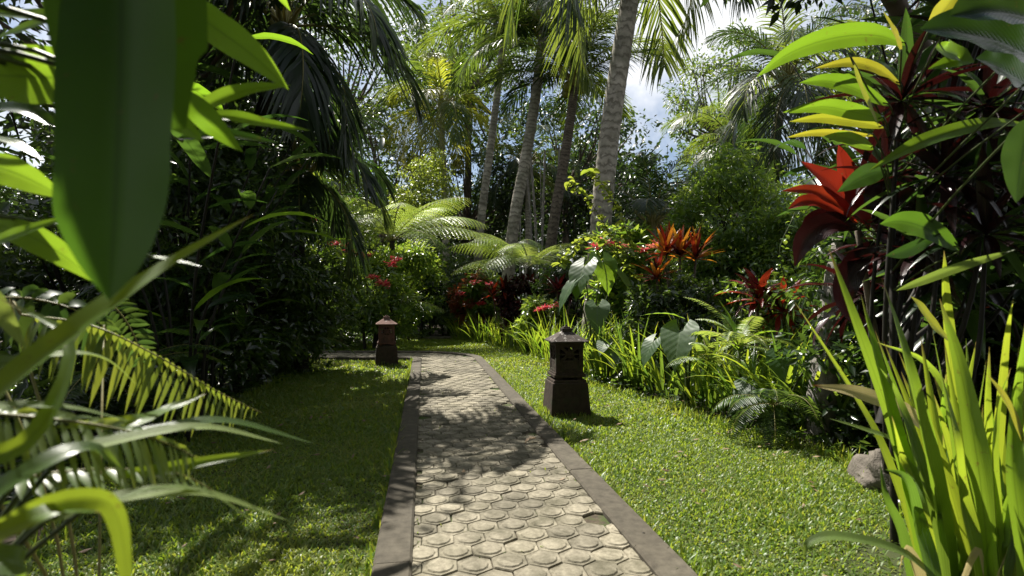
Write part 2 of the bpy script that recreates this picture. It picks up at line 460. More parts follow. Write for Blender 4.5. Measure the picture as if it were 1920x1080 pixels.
# path centre line: straight, a tight bend to the left, then straight to the left
U = np.array([-0.156, 0.9878]); NL = np.array([-0.9878, -0.156])
C0 = np.array([0.392, 0.0])
S0 = 9.17 / 0.9878
P0 = C0 + U * S0
RB = 0.8
CB = P0 + NL * RB
A0 = math.atan2(U[1], U[0]); ARC = math.pi - A0
HALF, KW = 0.576, 0.143


def path_pt(s, off):
    """point at length s, off metres to the right of the centre line; returns xy, heading"""
    if s <= S0:
        return C0 + U * s - NL * off, A0
    a = (s - S0) / RB
    if a <= ARC:
        h = A0 + a
        left = np.array([-math.sin(h), math.cos(h)])
        return CB - left * (RB + off), h
    left = np.array([0.0, -1.0])
    return CB - left * (RB + off) + np.array([-1.0, 0]) * (s - S0 - ARC * RB), math.pi


SEND = S0 + ARC * RB + 3.2


def path_near(x, y):
    """distance from the centre line (approximate, vectorised)"""
    d = np.full(np.shape(x), 9.0)
    for s in np.linspace(0.3, SEND, 90):
        p, _ = path_pt(s, 0)
        d = np.minimum(d, np.hypot(x - p[0], y - p[1]))
    sx = (x - C0[0]) * U[0] + (y - C0[1]) * U[1]
    perp = np.abs((x - C0[0]) * NL[0] + (y - C0[1]) * NL[1])
    return np.where(sx < S0, np.minimum(d, np.where(sx > 0, perp, 9)), d)


mb = MB()
ss = np.concatenate([np.linspace(0.2, S0, 12), np.linspace(S0, S0 + ARC * RB, 14)[1:], [SEND]])
V = []
for s in ss:
    for off in (-HALF + .02, HALF - .02):
        p, _ = path_pt(s, off); V.append((p[0], p[1], 0.043))
mb.add(V, Q=[[2 * i, 2 * i + 1, 2 * i + 3, 2 * i + 2] for i in range(len(ss) - 1)])
footpath = tag(link('footpath', mb.mesh('footpath', M['joint'], False)), kind='structure')


def strip_block(s0, s1, o0, o1, z0, z1, n=6, seed=0):
    """kerb stone between path lengths s0..s1 and offsets o0..o1, slightly bevelled"""
    r = random.Random(seed)
    mb = MB(); V = []
    b = 0.010
    prof = [(o0, z0), (o0, z1 - b), (o0 + b, z1), (o1 - b, z1), (o1, z1 - b), (o1, z0)]
    for s in np.linspace(s0, s1, n):
        dz = r.uniform(-.0015, .0015)
        for o, z in prof:
            p, _ = path_pt(s, o); V.append((p[0], p[1], z + dz))
    k = len(prof)
    Q = [[i * k + j, i * k + j + 1, (i + 1) * k + j + 1, (i + 1) * k + j] for i in range(n - 1) for j in range(k - 1)]
    Q += [[0, 1, 2, 3], [0, 3, 4, 5]] + [[(n - 1) * k + q for q in (3, 2, 1, 0)], [(n - 1) * k + q for q in (5, 4, 3, 0)]]
    mb.add(V, Q=Q)
    return mb.mesh('kerb', M['kerb'], False)


kp = 0
for side in (-1, 1):
    s = 0.2
    while s < SEND - 0.1:
        ln = 0.98 if s < S0 - 1.0 else 0.5
        e = min(s + ln, SEND)
        o0, o1 = (side * HALF, side * (HALF - KW)) if side < 0 else (HALF - KW, HALF)
        kp += 1
        link('kerb', strip_block(s, e - 0.004, o0, o1, 0.0, 0.074, 8, kp), footpath)
        s = e

# paving blocks: three hexagons cast in one, laid in two-row strips
HW = 0.1325; HS = HW / math.sqrt(3); RS = 1.5 * HS


def hexes(mb, centres, top=0.055):
    for cx, cy in centres:
        rings = []
        a6 = np.radians(30 + 60 * np.arange(6))
        def hexr(k, z):
            return np.c_[cx + HS * k * np.cos(a6), cy + HS * k * np.sin(a6), np.full(6, z)]
        V = np.concatenate([hexr(.986, 0.012), hexr(.983, top - .005), hexr(.93, top)])
        Q = [[r * 6 + i, r * 6 + (i + 1) % 6, (r + 1) * 6 + (i + 1) % 6, (r + 1) * 6 + i] for r in range(2) for i in range(6)]
        a12 = np.radians(30 + 30 * np.arange(12))
        def circ(k, z):
            return np.c_[cx + HS * k * np.cos(a12), cy + HS * k * np.sin(a12), np.full(12, z)]
        V = np.concatenate([V, circ(.70, top - .0012), circ(.63, top + .0040), [[cx, cy, top + .005]]])
        T = []
        for i in range(6):
            j = (i + 1) % 6
            c0, c1, c2 = 18 + 2 * i, 18 + 2 * i + 1, 18 + (2 * i + 2) % 12
            T += [[12 + i, c1, c0], [12 + i, 12 + j, c1], [12 + j, c2, c1]]
        Q += [[18 + i, 18 + (i + 1) % 12, 30 + (i + 1) % 12, 30 + i] for i in range(12)]
        T += [[30 + i, 30 + (i + 1) % 12, 42] for i in range(12)]
        mb.add(V, T=T, Q=Q)
    return mb


PAV = {}


def pav_mesh(key):
    if key not in PAV:
        PAV[key] = hexes(MB(), key).mesh('paving_block', M['paver'], False)
    return PAV[key]


rngp = random.Random(5)
inner = HALF - KW
npav = 0
blocks = []
nrow = int((S0 + 0.1 - 0.4) / RS)
for strip in range(nrow // 2 + 1):
    r0, r1 = 2 * strip, 2 * strip + 1
    sh = (strip * 0.5 * 3) % 3
    for b in range(-5, 6):
        for up in (0, 1):
            # lower row hexes (r0) at (i + .25) * HW ; upper row (r1) at (i + .75) * HW
            if up == 0:
                hx = [(3 * b, 0), (3 * b + 1, 0), (3 * b, 1)]
            else:
                hx = [(3 * b + 2, 0), (3 * b + 1, 1), (3 * b + 2, 1)]
            pts = []
            for i, row in hx:
                x = (i + (0 if row == 0 else .5) + (0.5 if strip % 2 else 0.0) * 0 + sh * 0.666) * HW
                s = 0.42 + (r0 + row) * RS
                if abs(x) < inner + (.035 if rngp.random() < .82 else -.045):
                    pts.append((x, s))
            if pts:
                blocks.append(pts)
for pts in blocks:
    ox, os_ = pts[0]
    key = tuple(sorted((round(x - ox, 4), round(s - os_, 4)) for x, s in pts))
    if os_ < 1.45: continue
    p, h = path_pt(min(os_, S0), ox)
    if os_ > S0: p = p + U * (os_ - S0)
    link('paving_block', pav_mesh(key), footpath, (p[0], p[1], rngp.uniform(-.005, .001)),
         (rngp.gauss(0, .010), rngp.gauss(0, .010), h - math.pi / 2 + rngp.gauss(0, .018)))
    npav += 1
# beyond the bend the blocks are too small to pick apart: one joined part
mb = MB()
s = S0 + 0.14
while s < SEND - .1:
    for i in range(-3, 4):
        off = i * HW + (0 if int(s / RS) % 2 else HW / 2)
        if abs(off) > inner - .05: continue
        p, h = path_pt(s, off)
        hexes(mb, [(p[0], p[1])], 0.052)
    s += RS
far_pav = link('paving_blocks', mb.mesh('paving_blocks', M['paver'], False), footpath)
far_pav["kind"] = "stuff"

# a second path crosses behind the lawn
mb = MB()
box(mb, (-2.4, 14.55, .02), (3.6, .55, .05))
tag(link('garden_path', mb.mesh('garden_path', M['paver'], False)), kind='structure')


# ------------------------------------------------------------------ grass
def in_poly(x, y, poly):
    r = np.zeros(x.shape, bool); n = len(poly)
    for i in range(n):
        x0, y0 = poly[i]; x1, y1 = poly[(i + 1) % n]
        c = ((y0 > y) != (y1 > y)) & (x < (x1 - x0) * (y - y0) / (y1 - y0 + 1e-12) + x0)
        r ^= c
    return r


LANTERNS = [(0.49, 5.02), (-1.96, 8.66)]
rng = np.random.default_rng(11)


def lawn_points(n, y0, y1):
    x = rng.uniform(-5, 2.6, n); y = rng.uniform(y0, y1, n)
    k = in_poly(x, y, LAWN) & (path_near(x, y) > HALF + .004) & (np.abs(x / y) < 1.25)
    for lx, ly in LANTERNS:
        k &= np.hypot(x - lx, y - ly) > .17
    # thin, worn patches
    wear = np.sin(x * 3.1 + 1.3 * np.sin(y * 2.3)) * np.sin(y * 2.7 + x)
    k &= rng.random(n) < np.clip(1.15 - .25 * wear, .5, 1)
    k &= rng.random(n) < np.clip((np.hypot(x - 1.7, y - 2.2) - .15) / .5, .06, 1)
    return x[k], y[k]


def blades(mb, x, y, ln, wd, lo, hi, z0=.006):
    n = len(x)
    L = ln * rng.uniform(.5, 1.3, n) * (1 + .25 * np.sin(x * 4.3 + 2 * np.sin(y * 2.9))); W = wd * rng.uniform(.7, 1.3, n)
    az = rng.uniform(0, 2 * np.pi, n); phi = np.radians(rng.uniform(lo, hi, n))
    h = np.c_[np.cos(az), np.sin(az), np.zeros(n)]; s = np.c_[-np.sin(az), np.cos(az), np.zeros(n)]
    b = np.c_[x, y, np.full(n, z0)]
    m1 = b + (h * np.sin(phi * .7)[:, None] + np.array([0, 0, 1]) * np.cos(phi * .7)[:, None]) * L[:, None] * .55
    p2 = np.minimum(phi * 1.35, 1.9)
    t = m1 + (h * np.sin(p2)[:, None] + np.array([0, 0, 1]) * np.cos(p2)[:, None]) * L[:, None] * .5
    w = s * W[:, None]
    V = np.stack([b - w * .6, b + w * .6, m1 + w, m1 - w, t], 1)
    A = np.zeros((n, 5, 3)); A[:, :, 0] = [0, 1, 1, 0, .5]; A[:, :, 1] = [0, 0, .5, .5, 1]
    pn = np.sin(x * 2.1 + 1.7 * np.sin(y * 1.3)) + np.sin(y * 3.3 + 2 * np.sin(x * 1.9)) + .6 * np.sin(x * 7.3 + y * 5.1)
    A[..., 2] = np.clip(.45 + .13 * pn + rng.normal(0, .2, n), 0, .999)[:, None]
    i = np.arange(n)[:, None] * 5
    mb.add(V, A, T=i + [3, 2, 4], Q=i + [0, 1, 2, 3])


mb = MB()
x, y = lawn_points(420000, 1.3, 4.2); blades(mb, x, y, .034, .0036, 25, 82)
x, y = lawn_points(250000, 4.2, 7.5); blades(mb, x, y, .038, .0054, 25, 80)
x, y = lawn_points(120000, 7.5, 14.2); blades(mb, x, y, .044, .0090, 20, 74)
# weeds in the joints and along the kerbs
n = 1500
sw = rng.uniform(1.5, S0, n); ow = np.where(rng.random(n) < .55, rng.choice([-1, 1], n) * (inner - .012 + rng.normal(0, .012, n)), rng.uniform(-inner, inner, n))
keep = (np.sin(sw * 5.1 + ow * 3) * np.sin(sw * 1.7) > .45)
pw = np.array([path_pt(a, b)[0] for a, b in zip(sw[keep], ow[keep])])
blades(mb, pw[:, 0], pw[:, 1], .022, .003, 10, 70, .045)
for lx, ly in LANTERNS:
    n = 420; th = rng.uniform(0, 6.283, n); rr_ = .175 / np.maximum(np.abs(np.cos(th)), np.abs(np.sin(th))) + rng.uniform(.0, .05, n)
    blades(mb, lx + rr_ * np.cos(th + .16), ly + rr_ * np.sin(th + .16), .075, .0045, 5, 55)
# ragged taller grass along the beds
bx_, by_ = [], []
for poly in (BED_R, BED_L):
    for (xa, ya), (xb, yb) in zip(poly[:-1], poly[1:]):
        m_ = int(420 * math.hypot(xb - xa, yb - ya)); q_ = rng.random(m_)
        bx_.append(xa + (xb - xa) * q_ + rng.normal(0, .05, m_)); by_.append(ya + (yb - ya) * q_ + rng.normal(0, .05, m_))
blades(mb, np.concatenate(bx_), np.concatenate(by_), .085, .0048, 5, 65)
# longer blades leaning over the kerbs
n = 2600
sw = rng.uniform(1.5, S0, n); sd2 = rng.choice([-1, 1], n)
pw = np.array([path_pt(a, b)[0] for a, b in zip(sw, sd2 * (HALF + np.abs(rng.normal(0, .02, n))))])
blades(mb, pw[:, 0], pw[:, 1], .085, .0042, 10, 60)
tag(link('grass', mb.mesh('grass', M['grass'], True)), 'short green carpet grass covering the lawn on both sides of the path', 'grass', kind='stuff')

# ================================================================== leaf library
LEAF = {}


def prof(kind, t):
    t = np.asarray(t)
    if kind == 'lance':
        w = np.sin(np.pi * t ** .8) ** .85
    elif kind == 'strap':
        w = np.minimum(1, (t / .10) ** .5) * np.minimum(1, ((1 - t) / .42) ** .75)
    elif kind == 'blade':
        w = (.62 + .38 * np.minimum(1, t / .35)) * np.minimum(1, ((1 - t) / .6) ** .8)
    elif kind == 'paddle':
        w = np.maximum(.10, np.sin(np.pi * np.clip((t - .12) / .88, 0, 1) ** .9) ** .7)
    else:
        w = np.sin(np.pi * t) ** .8
    return np.maximum(w, .015)


def arch(mat, phi0, phi1, wid, kind='lance', fold=.25, wave=.06, k=9, nx=4, twist=0.0, seed=0):
    """unit leaf, base at the origin, leaning over towards +Y; phi = angle from vertical (deg)"""
    key = (mat, phi0, phi1, wid, kind, fold, wave, k, twist)
    if key in LEAF: return LEAF[key]
    t = np.linspace(0, 1, k)
    ph = np.radians(phi0 + phi1 * t ** 1.4)
    d = np.c_[np.zeros(k), np.sin(ph), np.cos(ph)]
    P = np.concatenate([[[0, 0, 0]], np.cumsum((d[1:] + d[:-1]) / 2 * (1 / (k - 1)), 0)])
    hint = np.c_[np.sin(np.radians(twist * t)), -np.cos(ph), np.sin(ph)]
    mb = MB(); ribbon(mb, P, prof(kind, t) * wid / 2, hint, fold, nx, wave, 0.0, 0, seed)
    LEAF[key] = mb.mesh('leaf', M[mat])
    return LEAF[key]


def palm_frond(mat, elev, bend, hang=.5, n=52, rl=.30, lw=.012, key=None, seed=1, rach='rachis'):
    """unit length feather frond leaving at elev degrees above the horizon towards +Y"""
    k_ = ('pf', mat, elev, bend, hang, n, rl, lw, seed)
    if k_ in LEAF: return LEAF[k_]
    g = np.random.default_rng(seed + 200 + int(elev))
    k = 24; t = np.linspace(0, 1, k)
    e = np.radians(elev - bend * t ** 1.35)
    d = np.c_[np.zeros(k), np.cos(e), np.sin(e)]
    P = np.concatenate([[[0, 0, 0]], np.cumsum((d[1:] + d[:-1]) / 2 / (k - 1), 0)])
    mb = MB()
    tube(mb, P, np.linspace(.0095, .0015, k), 5, m=1)
    tt = np.linspace(.16, .995, n)
    B = np.stack([np.interp(tt, t, P[:, i]) for i in range(3)], 1)
    T = norm(np.stack([np.interp(tt, t, d[:, i]) for i in range(3)], 1))
    for sd_ in (-1, 1):
        ln = rl * (np.sin(np.pi * (.12 + .86 * (tt - .16) / .84) ** .85) ** .6) * g.uniform(.85, 1.1, n)
        fw = np.radians(35 + 30 * tt + g.normal(0, 5, n))
        side = np.tile([sd_, 0, 0], (n, 1)).astype(float)
        up = np.cross(np.array([1.0, 0, 0]), T)
        dr = norm(side * np.cos(fw)[:, None] + T * np.sin(fw)[:, None] + up * g.normal(.12, .08, n)[:, None])
        grav = np.array([0, 0, -1.0]) * (hang * g.uniform(.7, 1.3, n))[:, None]
        pts = [B + (dr * s + grav * s * s) * ln[:, None] for s in (0, .4, .72, 1.0)]
        wds = [.55, 1.0, .8, .06]
        nn = norm(np.cross(dr, T)) * sd_
        rows = []
        for i, (p, w) in enumerate(zip(pts, wds)):
            tg = norm(dr + 2 * grav * (0, .4, .72, 1.0)[i])
            sv = norm(np.cross(tg, nn))
            rows += [p - sv * lw * w / 2, p + sv * lw * w / 2]
        V = np.stack(rows, 1)
        A = np.zeros((n, 8, 3)); A[:, :, 0] = [0, 1] * 4; A[:, :, 1] = [0, 0, .4, .4, .7, .7, 1, 1]; A[..., 2] = (g.random(n) * .35)[:, None]
        b = np.arange(n)[:, None] * 8
        mb.add(V, A, Q=np.concatenate([b + [0, 1, 3, 2], b + [2, 3, 5, 4], b + [4, 5, 7, 6]]))
    LEAF[k_] = mb.mesh('frond', [M[mat], M[rach]])
    return LEAF[k_]


def fern_frond(mat, elev, bend, pairs=21, width=.30, pinn=13, seed=1, droop=.38, stalk=.14):
    """unit bipinnate tree fern frond"""
    k_ = ('ff', mat, elev, bend, pairs, width, pinn, seed, droop)
    if k_ in LEAF: return LEAF[k_]
    g = np.random.default_rng(seed)
    k = 22; t = np.linspace(0, 1, k)
    e = np.radians(elev - bend * t ** 1.3)
    d = np.c_[np.zeros(k), np.cos(e), np.sin(e)]
    P = np.concatenate([[[0, 0, 0]], np.cumsum((d[1:] + d[:-1]) / 2 / (k - 1), 0)])
    mb = MB(); tube(mb, P, np.linspace(.008, .0015, k), 5, m=1)
    Ps, Ds, Ns, Ls, Ws, Vs = [], [], [], [], [], []
    for q in np.linspace(stalk, .985, pairs):
        b = np.array([np.interp(q, t, P[:, i]) for i in range(3)])
        T = norm(np.array([np.interp(q, t, d[:, i]) for i in range(3)]))
        up = np.cross([1.0, 0, 0], T)
        ln = width * math.sin(math.pi * (.2 + .8 * (q - stalk) / (1 - stalk)) ** .9) ** .7 * g.uniform(.9, 1.08)
        for sd_ in (-1, 1):
            dr = norm(np.array([sd_, 0, 0]) * .85 + T * .5)
            s = np.linspace(.06, 1, pinn)
            pts = b + dr * (s * ln)[:, None] + np.array([0, 0, -1]) * (droop * ln * s ** 2)[:, None]
            tg = norm(dr + np.array([0, 0, -1.0]) * (2 * droop * s)[:, None])
            nrm_ = norm(np.cross(tg, T) * sd_ + up)
            for s2 in (-1, 1):
                sv = norm(np.cross(tg, nrm_)) * s2
                Ps.append(pts); Ds.append(norm(sv + tg * .45 - up * .12)); Ns.append(nrm_)
                pl = ln * .088 * (1 - .8 * s ** 1.8) + .002
                Ls.append(pl); Ws.append(np.full(pinn, ln * .9 / pinn * .5)); Vs.append(np.full(pinn, g.random() * .3))
    cards(mb, np.concatenate(Ps), np.concatenate(Ds), np.concatenate(Ns), np.concatenate(Ls), np.concatenate(Ws), np.concatenate(Vs), .06)
    LEAF[k_] = mb.mesh('frond', [M[mat], M['rachis']])
    return LEAF[k_]


def sword_frond(mat, elev, bend, pairs=30, width=.13, seed=1):
    """unit once-pinnate sword fern frond"""
    k_ = ('sf', mat, elev, bend, pairs, width, seed)
    if k_ in LEAF: return LEAF[k_]
    g = np.random.default_rng(seed)
    k = 20; t = np.linspace(0, 1, k)
    e = np.radians(elev - bend * t ** 1.2)
    d = np.c_[np.zeros(k), np.cos(e), np.sin(e)]
    P = np.concatenate([[[0, 0, 0]], np.cumsum((d[1:] + d[:-1]) / 2 / (k - 1), 0)])
    mb = MB(); tube(mb, P, np.linspace(.006, .0015, k), 5, m=1)
    tt = np.linspace(.12, .99, pairs)
    B = np.stack([np.interp(tt, t, P[:, i]) for i in range(3)], 1)
    T = norm(np.stack([np.interp(tt, t, d[:, i]) for i in range(3)], 1))
    up = np.cross(np.array([1.0, 0, 0]), T)
    ln = width * np.sin(np.pi * (.16 + .84 * (tt - .12) / .88)) ** .7 * g.uniform(.9, 1.1, pairs)
    for sd_ in (-1, 1):
        D = norm(np.tile([sd_, 0, 0], (pairs, 1)) + T * .28 - up * g.uniform(.05, .3, (pairs, 1)))
        cards(mb, B, D, up + .3 * T, ln, np.full(pairs, .36 / pairs), g.random(pairs) * .4, .12)
    LEAF[k_] = mb.mesh('frond', [M[mat], M['rachis']])
    return LEAF[k_]


GA = 2.39996


def rosette(root, mat, n, ln, wid, phis=(8, 95), droop=45, z=0.0, kind='lance', name='leaf', seed=0, fold=.3, wave=.07, az=None, base=(0, 0)):
    g = random.Random(seed)
    for i in range(n):
        f = i / max(1, n - 1)
        p0 = round((phis[0] + (phis[1] - phis[0]) * f) / 12) * 12
        me = arch(mat if not isinstance(mat, (list, tuple)) else mat[g.randrange(len(mat))], p0, droop if i % 2 else droop * .6, round(wid / ln, 2), kind, fold, wave)
        L = ln * g.uniform(.8, 1.12) * (.75 + .25 * math.sin(math.pi * (.25 + .7 * f)))
        a = (g.uniform(*az) if az else i * GA + g.uniform(-.3, .3))
        link(name, me, root, (base[0], base[1], z - f * .06 * ln), (g.gauss(0, .09), g.gauss(0, .09), a), (L, L, L))


def clump(root, mat, n, h, wid, spread=.12, lean=(4, 26), droop=(5, 90), seed=0, kind='blade', name='leaf'):
    g = random.Random(seed)
    for i in range(n):
        p0 = round(g.uniform(*lean) / 8) * 8; p1 = round(g.uniform(*droop) / 20) * 20
        mt = mat[g.randrange(len(mat))] if isinstance(mat, (list, tuple)) else mat
        me = arch(mt, p0, p1, .06, kind, .35, .03, 10, 2)
        L = h * g.uniform(.65, 1.12); a = g.uniform(0, 6.283); r = spread * math.sqrt(g.random())
        w = wid / (.06 * L)
        link(name, me, root, (-r * math.sin(a), r * math.cos(a), 0), (g.gauss(0, .05), g.gauss(0, .05), a + g.gauss(0, .5)), (L * w, L, L))


def crown_mesh(name, mat, radii, clumps, per, leaf, seed, clump_r=.28, aspect=.42, hollow=.45, droop=.35, lower=-1.0):
    """foliage of a tree or shrub: leaf clumps at the branch ends; returns mesh and clump centres"""
    g = np.random.default_rng(seed)
    radii = np.array(radii, float)
    C = []
    while len(C) < clumps:
        v = g.normal(0, 1, 3); v /= np.linalg.norm(v)
        if v[2] < lower: continue
        r = g.uniform(hollow, 1.0) ** .6 * (1 + .22 * math.sin(3 * v[0] + seed) * math.cos(2.3 * v[1] + seed * 2))
        C.append(v * r * radii)
    C = np.array(C)
    n = clumps * per
    ci = np.repeat(np.arange(clumps), per)
    cr_ = clump_r * radii.mean() * g.uniform(.55, 1.35, clumps)
    off = g.normal(0, 1, (n, 3)) * np.array([1, 1, .55])
    off = off / np.maximum(1, np.linalg.norm(off, axis=1, keepdims=True) / 1.6)
    P = C[ci] + off * cr_[ci][:, None] * .6
    D = norm(off) + g.normal(0, .6, (n, 3)) + np.array([0, 0, -droop])
    N = norm(P / radii) * .5 + np.array([0, 0, .8]) + g.normal(0, .5, (n, 3))
    L = leaf * g.uniform(.6, 1.3, n)
    mb = MB(); cards(mb, P, D, N, L, L * aspect * .5, (g.random(clumps)[ci] * .5 + g.random(n) * .35) % 1, .12)
    return mb.mesh(name, M[mat]), C


def limbs(mb, base, C, frac, r0, g, offset, sides=5):
    for c in C[::max(1, int(1 / frac))]:
        c = c + offset
        mid = base * .45 + c * .55 + np.array([g.gauss(0, .15), g.gauss(0, .15), -.1 * np.linalg.norm(c - base)])
        P = catmull([base, mid, c], 7)
        tube(mb, P, np.linspace(r0, r0 * .15, 7), sides)


CROWN = {}


def tree(name, label, cat, loc, h, radii, mat='tree', clumps=60, per=90, leaf=.16, seed=1, trunk_r=.12, bark='bark', lean=(0, 0), group=None, share=None, frac=.5, **kw):
    """tapered trunk with limbs under a crown of leaves"""
    root = thing(name, label, cat, (loc[0], loc[1], 0), 0, group)
    key = (share, mat)
    if share and key in CROWN:
        me, C = CROWN[key]
    else:
        me, C = crown_mesh('crown', mat, radii, clumps, per, leaf, seed, **kw)
        if share: CROWN[key] = (me, C)
    cen = np.array([lean[0], lean[1], h - radii[2]])
    g = random.Random(seed)
    mb = MB()
    top = cen + np.array([0, 0, -radii[2] * .35])
    P = catmull([[0, 0, -.05], [lean[0] * .2 + g.gauss(0, .05), lean[1] * .2, top[2] * .5], top], 10)
    tube(mb, P, np.linspace(trunk_r, trunk_r * .55, 10), 8)
    limbs(mb, top, C, frac, trunk_r * .5, g, cen)
    link('trunk', mb.mesh('trunk', M[bark]), root)
    link('crown', me, root, cen)
    return root


def palm(label, px_pts, d, r, L, nfr, mat='palm', seed=1, name='coconut_palm', trunk='palm_trunk', fronds=None, group='coconut palms', droopy=1.0, up=78, low=-35, az=None, hang=.5, n=52, rl=.30, lw=.011, coco=0, dry=0):
    """trunk through pixel points at distance d, with a crown of feather fronds"""
    pts = [at(x, y, d) for x, y in px_pts]
    b = pts[0].copy()
    ground = b + (b - pts[1]) * (b[2] / max(.3, (pts[1] - b)[2])) * .55
    ground[2] = -.05
    root = thing(name, label, 'palm tree', (ground[0], ground[1], 0), 0, group)
    o = np.array([ground[0], ground[1], 0])
    P = catmull(np.array([ground] + pts) - o, 60)
    hgt = P[-1][2]
    k = len(P)
    rr = r * (1.0 - .28 * np.linspace(0, 1, k)) * (1 + .55 * np.exp(-np.linspace(0, hgt, k) / .35))
    # ring scars
    kk = int(hgt * 22); s = np.linspace(0, 1, kk)
    PP = np.stack([np.interp(s, np.linspace(0, 1, k), P[:, i]) for i in range(3)], 1)
    ra = np.interp(s, np.linspace(0, 1, k), rr) * (1 + .035 * (np.arange(kk) % 3 == 0) + np.random.default_rng(seed).normal(0, .012, kk))
    mb = MB(); tube(mb, PP, ra, 12)
    link('trunk', mb.mesh('trunk', M[trunk]), root)
    if not nfr: return root
    g = random.Random(seed)
    top = P[-1]
    # swollen leaf bases
    mb = MB()
    for i in range(10):
        a = i * GA; e = R(g.uniform(35, 80))
        dv = np.array([math.cos(a) * math.cos(e), math.sin(a) * math.cos(e), math.sin(e)])
        tube(mb, np.array([top - [0, 0, .15], top + dv * .28, top + dv * .6]), [r * .45, r * .3, .03], 6)
    link('crown_shaft', mb.mesh('crown_shaft', M['rachis']), root)
    for i in range(nfr):
        f = i / (nfr - 1)
        el = round((up + (low - up) * f ** 1.15) / 12) * 12
        bend = round(min(125, 60 + 55 * (1 - abs(f - .45))) * droopy / 15) * 15
        mt = mat
        if dry and i >= nfr - dry: mt = 'palm_dry'
        elif isinstance(mat, (list, tuple)): mt = mat[g.randrange(len(mat))]
        me = palm_frond(mt, el, bend, hang, n, rl, lw)
        a = az[i % len(az)] if az and i < len(az) else i * GA + g.uniform(-.25, .25)
        Ls = L * g.uniform(.85, 1.12)
        link('frond', me, root, top + np.array([0, 0, .05]), (g.gauss(0, .05), g.gauss(0, .05), a), (Ls, Ls, Ls))
    for i in range(coco):
        a = g.uniform(0, 6.28)
        mb = MB(); th = np.linspace(-1.4, 1.5, 7)
        tube(mb, np.c_[np.zeros(7), np.zeros(7), np.sin(th) * .13], np.cos(th) * .1 + .005, 8)
        link('coconut', mb.mesh('coconut', M['broad_yellow']), root, top + np.array([math.cos(a) * .22, math.sin(a) * .22, -.12 + g.uniform(-.1, .1)]))
    return root


# ================================================================== background trees and palms
# far wood that reads as one mass
g = np.random.default_rng(3)
n = 90000
cx = g.uniform(-34, 34, 260); cy = g.uniform(27, 40, 260)
hmax = 7.5 + 2.2 * np.sin(cx * .35) + g.normal(0, .8, 260) - 1.5 * np.exp(-((cx / cy - .28) / .06) ** 2)
ci = g.integers(0, 260, n)
zz = g.random(n) ** .7 * hmax[ci]
Pw = np.c_[cx[ci] + g.normal(0, 1.3, n), cy[ci] + g.normal(0, 1.2, n), zz]
mb = MB(); cards(mb, Pw, g.normal(0, 1, (n, 3)) + [0, 0, -.4], g.normal(0, .6, (n, 3)) + [0, 0, 1], g.uniform(.22, .5, n), g.uniform(.08, .16, n), (g.random(260)[ci] * .5 + g.random(n) * .4) % 1)
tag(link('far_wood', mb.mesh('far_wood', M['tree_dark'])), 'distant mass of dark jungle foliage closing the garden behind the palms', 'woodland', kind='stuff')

TG = 'broadleaf trees behind the garden'
tree('jungle_tree', 'dark leafy tree at the top left with sky gaps, left of the coconut palms', 'tree', (gx(640, 23), 23), 14.0, (3.2, 2.6, 4.2), 'tree', 75, 110, .2, 4, .16, group=TG)
tree('jungle_tree', 'tall airy tree crown behind the leftmost coconut palm crowns', 'tree', (gx(880, 23), 23), 14.5, (3.6, 3, 3.6), 'tree', 80, 100, .22, 5, .2, group=TG)
tree('jungle_tree', 'pale small-leaved tree against the sky left of the right-hand palm', 'tree', (gx(1350, 24), 24), 12.9, (2.2, 2, 3.6), 'tree', 60, 100, .2, 6, .15, group=TG, frac=1)
tree('jungle_tree', 'airy tree with thin branches behind the right-hand palm crown', 'tree', (gx(1640, 22), 22), 14.5, (3.4, 3, 3.6), 'tree_grey', 60, 90, .2, 7, .2, group=TG, frac=1)
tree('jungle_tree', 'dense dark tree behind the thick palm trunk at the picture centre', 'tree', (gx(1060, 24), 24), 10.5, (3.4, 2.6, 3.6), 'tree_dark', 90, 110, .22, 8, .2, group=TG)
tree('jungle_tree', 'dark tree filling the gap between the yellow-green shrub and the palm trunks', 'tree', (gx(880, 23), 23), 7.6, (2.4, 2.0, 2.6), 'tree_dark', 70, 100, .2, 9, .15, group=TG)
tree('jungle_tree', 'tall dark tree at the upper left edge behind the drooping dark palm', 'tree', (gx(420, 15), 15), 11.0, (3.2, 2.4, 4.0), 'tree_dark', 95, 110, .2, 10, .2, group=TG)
tree('jungle_tree', 'dark tree behind the red-leaved plant at the right edge', 'tree', (gx(1800, 13), 13), 9.5, (3.4, 2.4, 4.2), 'tree_dark', 95, 110, .2, 12, .2, group=TG)
tree('jungle_tree', 'mid green tree above the fern fronds left of centre', 'tree', (gx(715, 21), 21), 8.6, (2.2, 1.8, 3.0), 'tree', 55, 100, .18, 13, .14, group=TG)
tree('jungle_tree', 'dark green tree low behind the short palm and round bush', 'tree', (gx(1250, 18), 18), 5.6, (2.6, 1.8, 2.4), 'tree_dark', 60, 100, .2, 14, .15, group=TG)

# dark tall hedge-like trees on the far left (they shade the left lawn)
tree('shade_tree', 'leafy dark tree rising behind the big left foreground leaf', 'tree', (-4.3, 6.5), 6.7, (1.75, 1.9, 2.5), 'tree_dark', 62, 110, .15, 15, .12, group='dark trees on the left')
tree('shade_tree', 'dark tree beyond the left bed above the shaded lawn edge', 'tree', (-6.3, 10.4), 6.4, (1.7, 1.6, 2.7), 'tree_dark', 60, 120, .15, 16, .12, group='dark trees on the left')

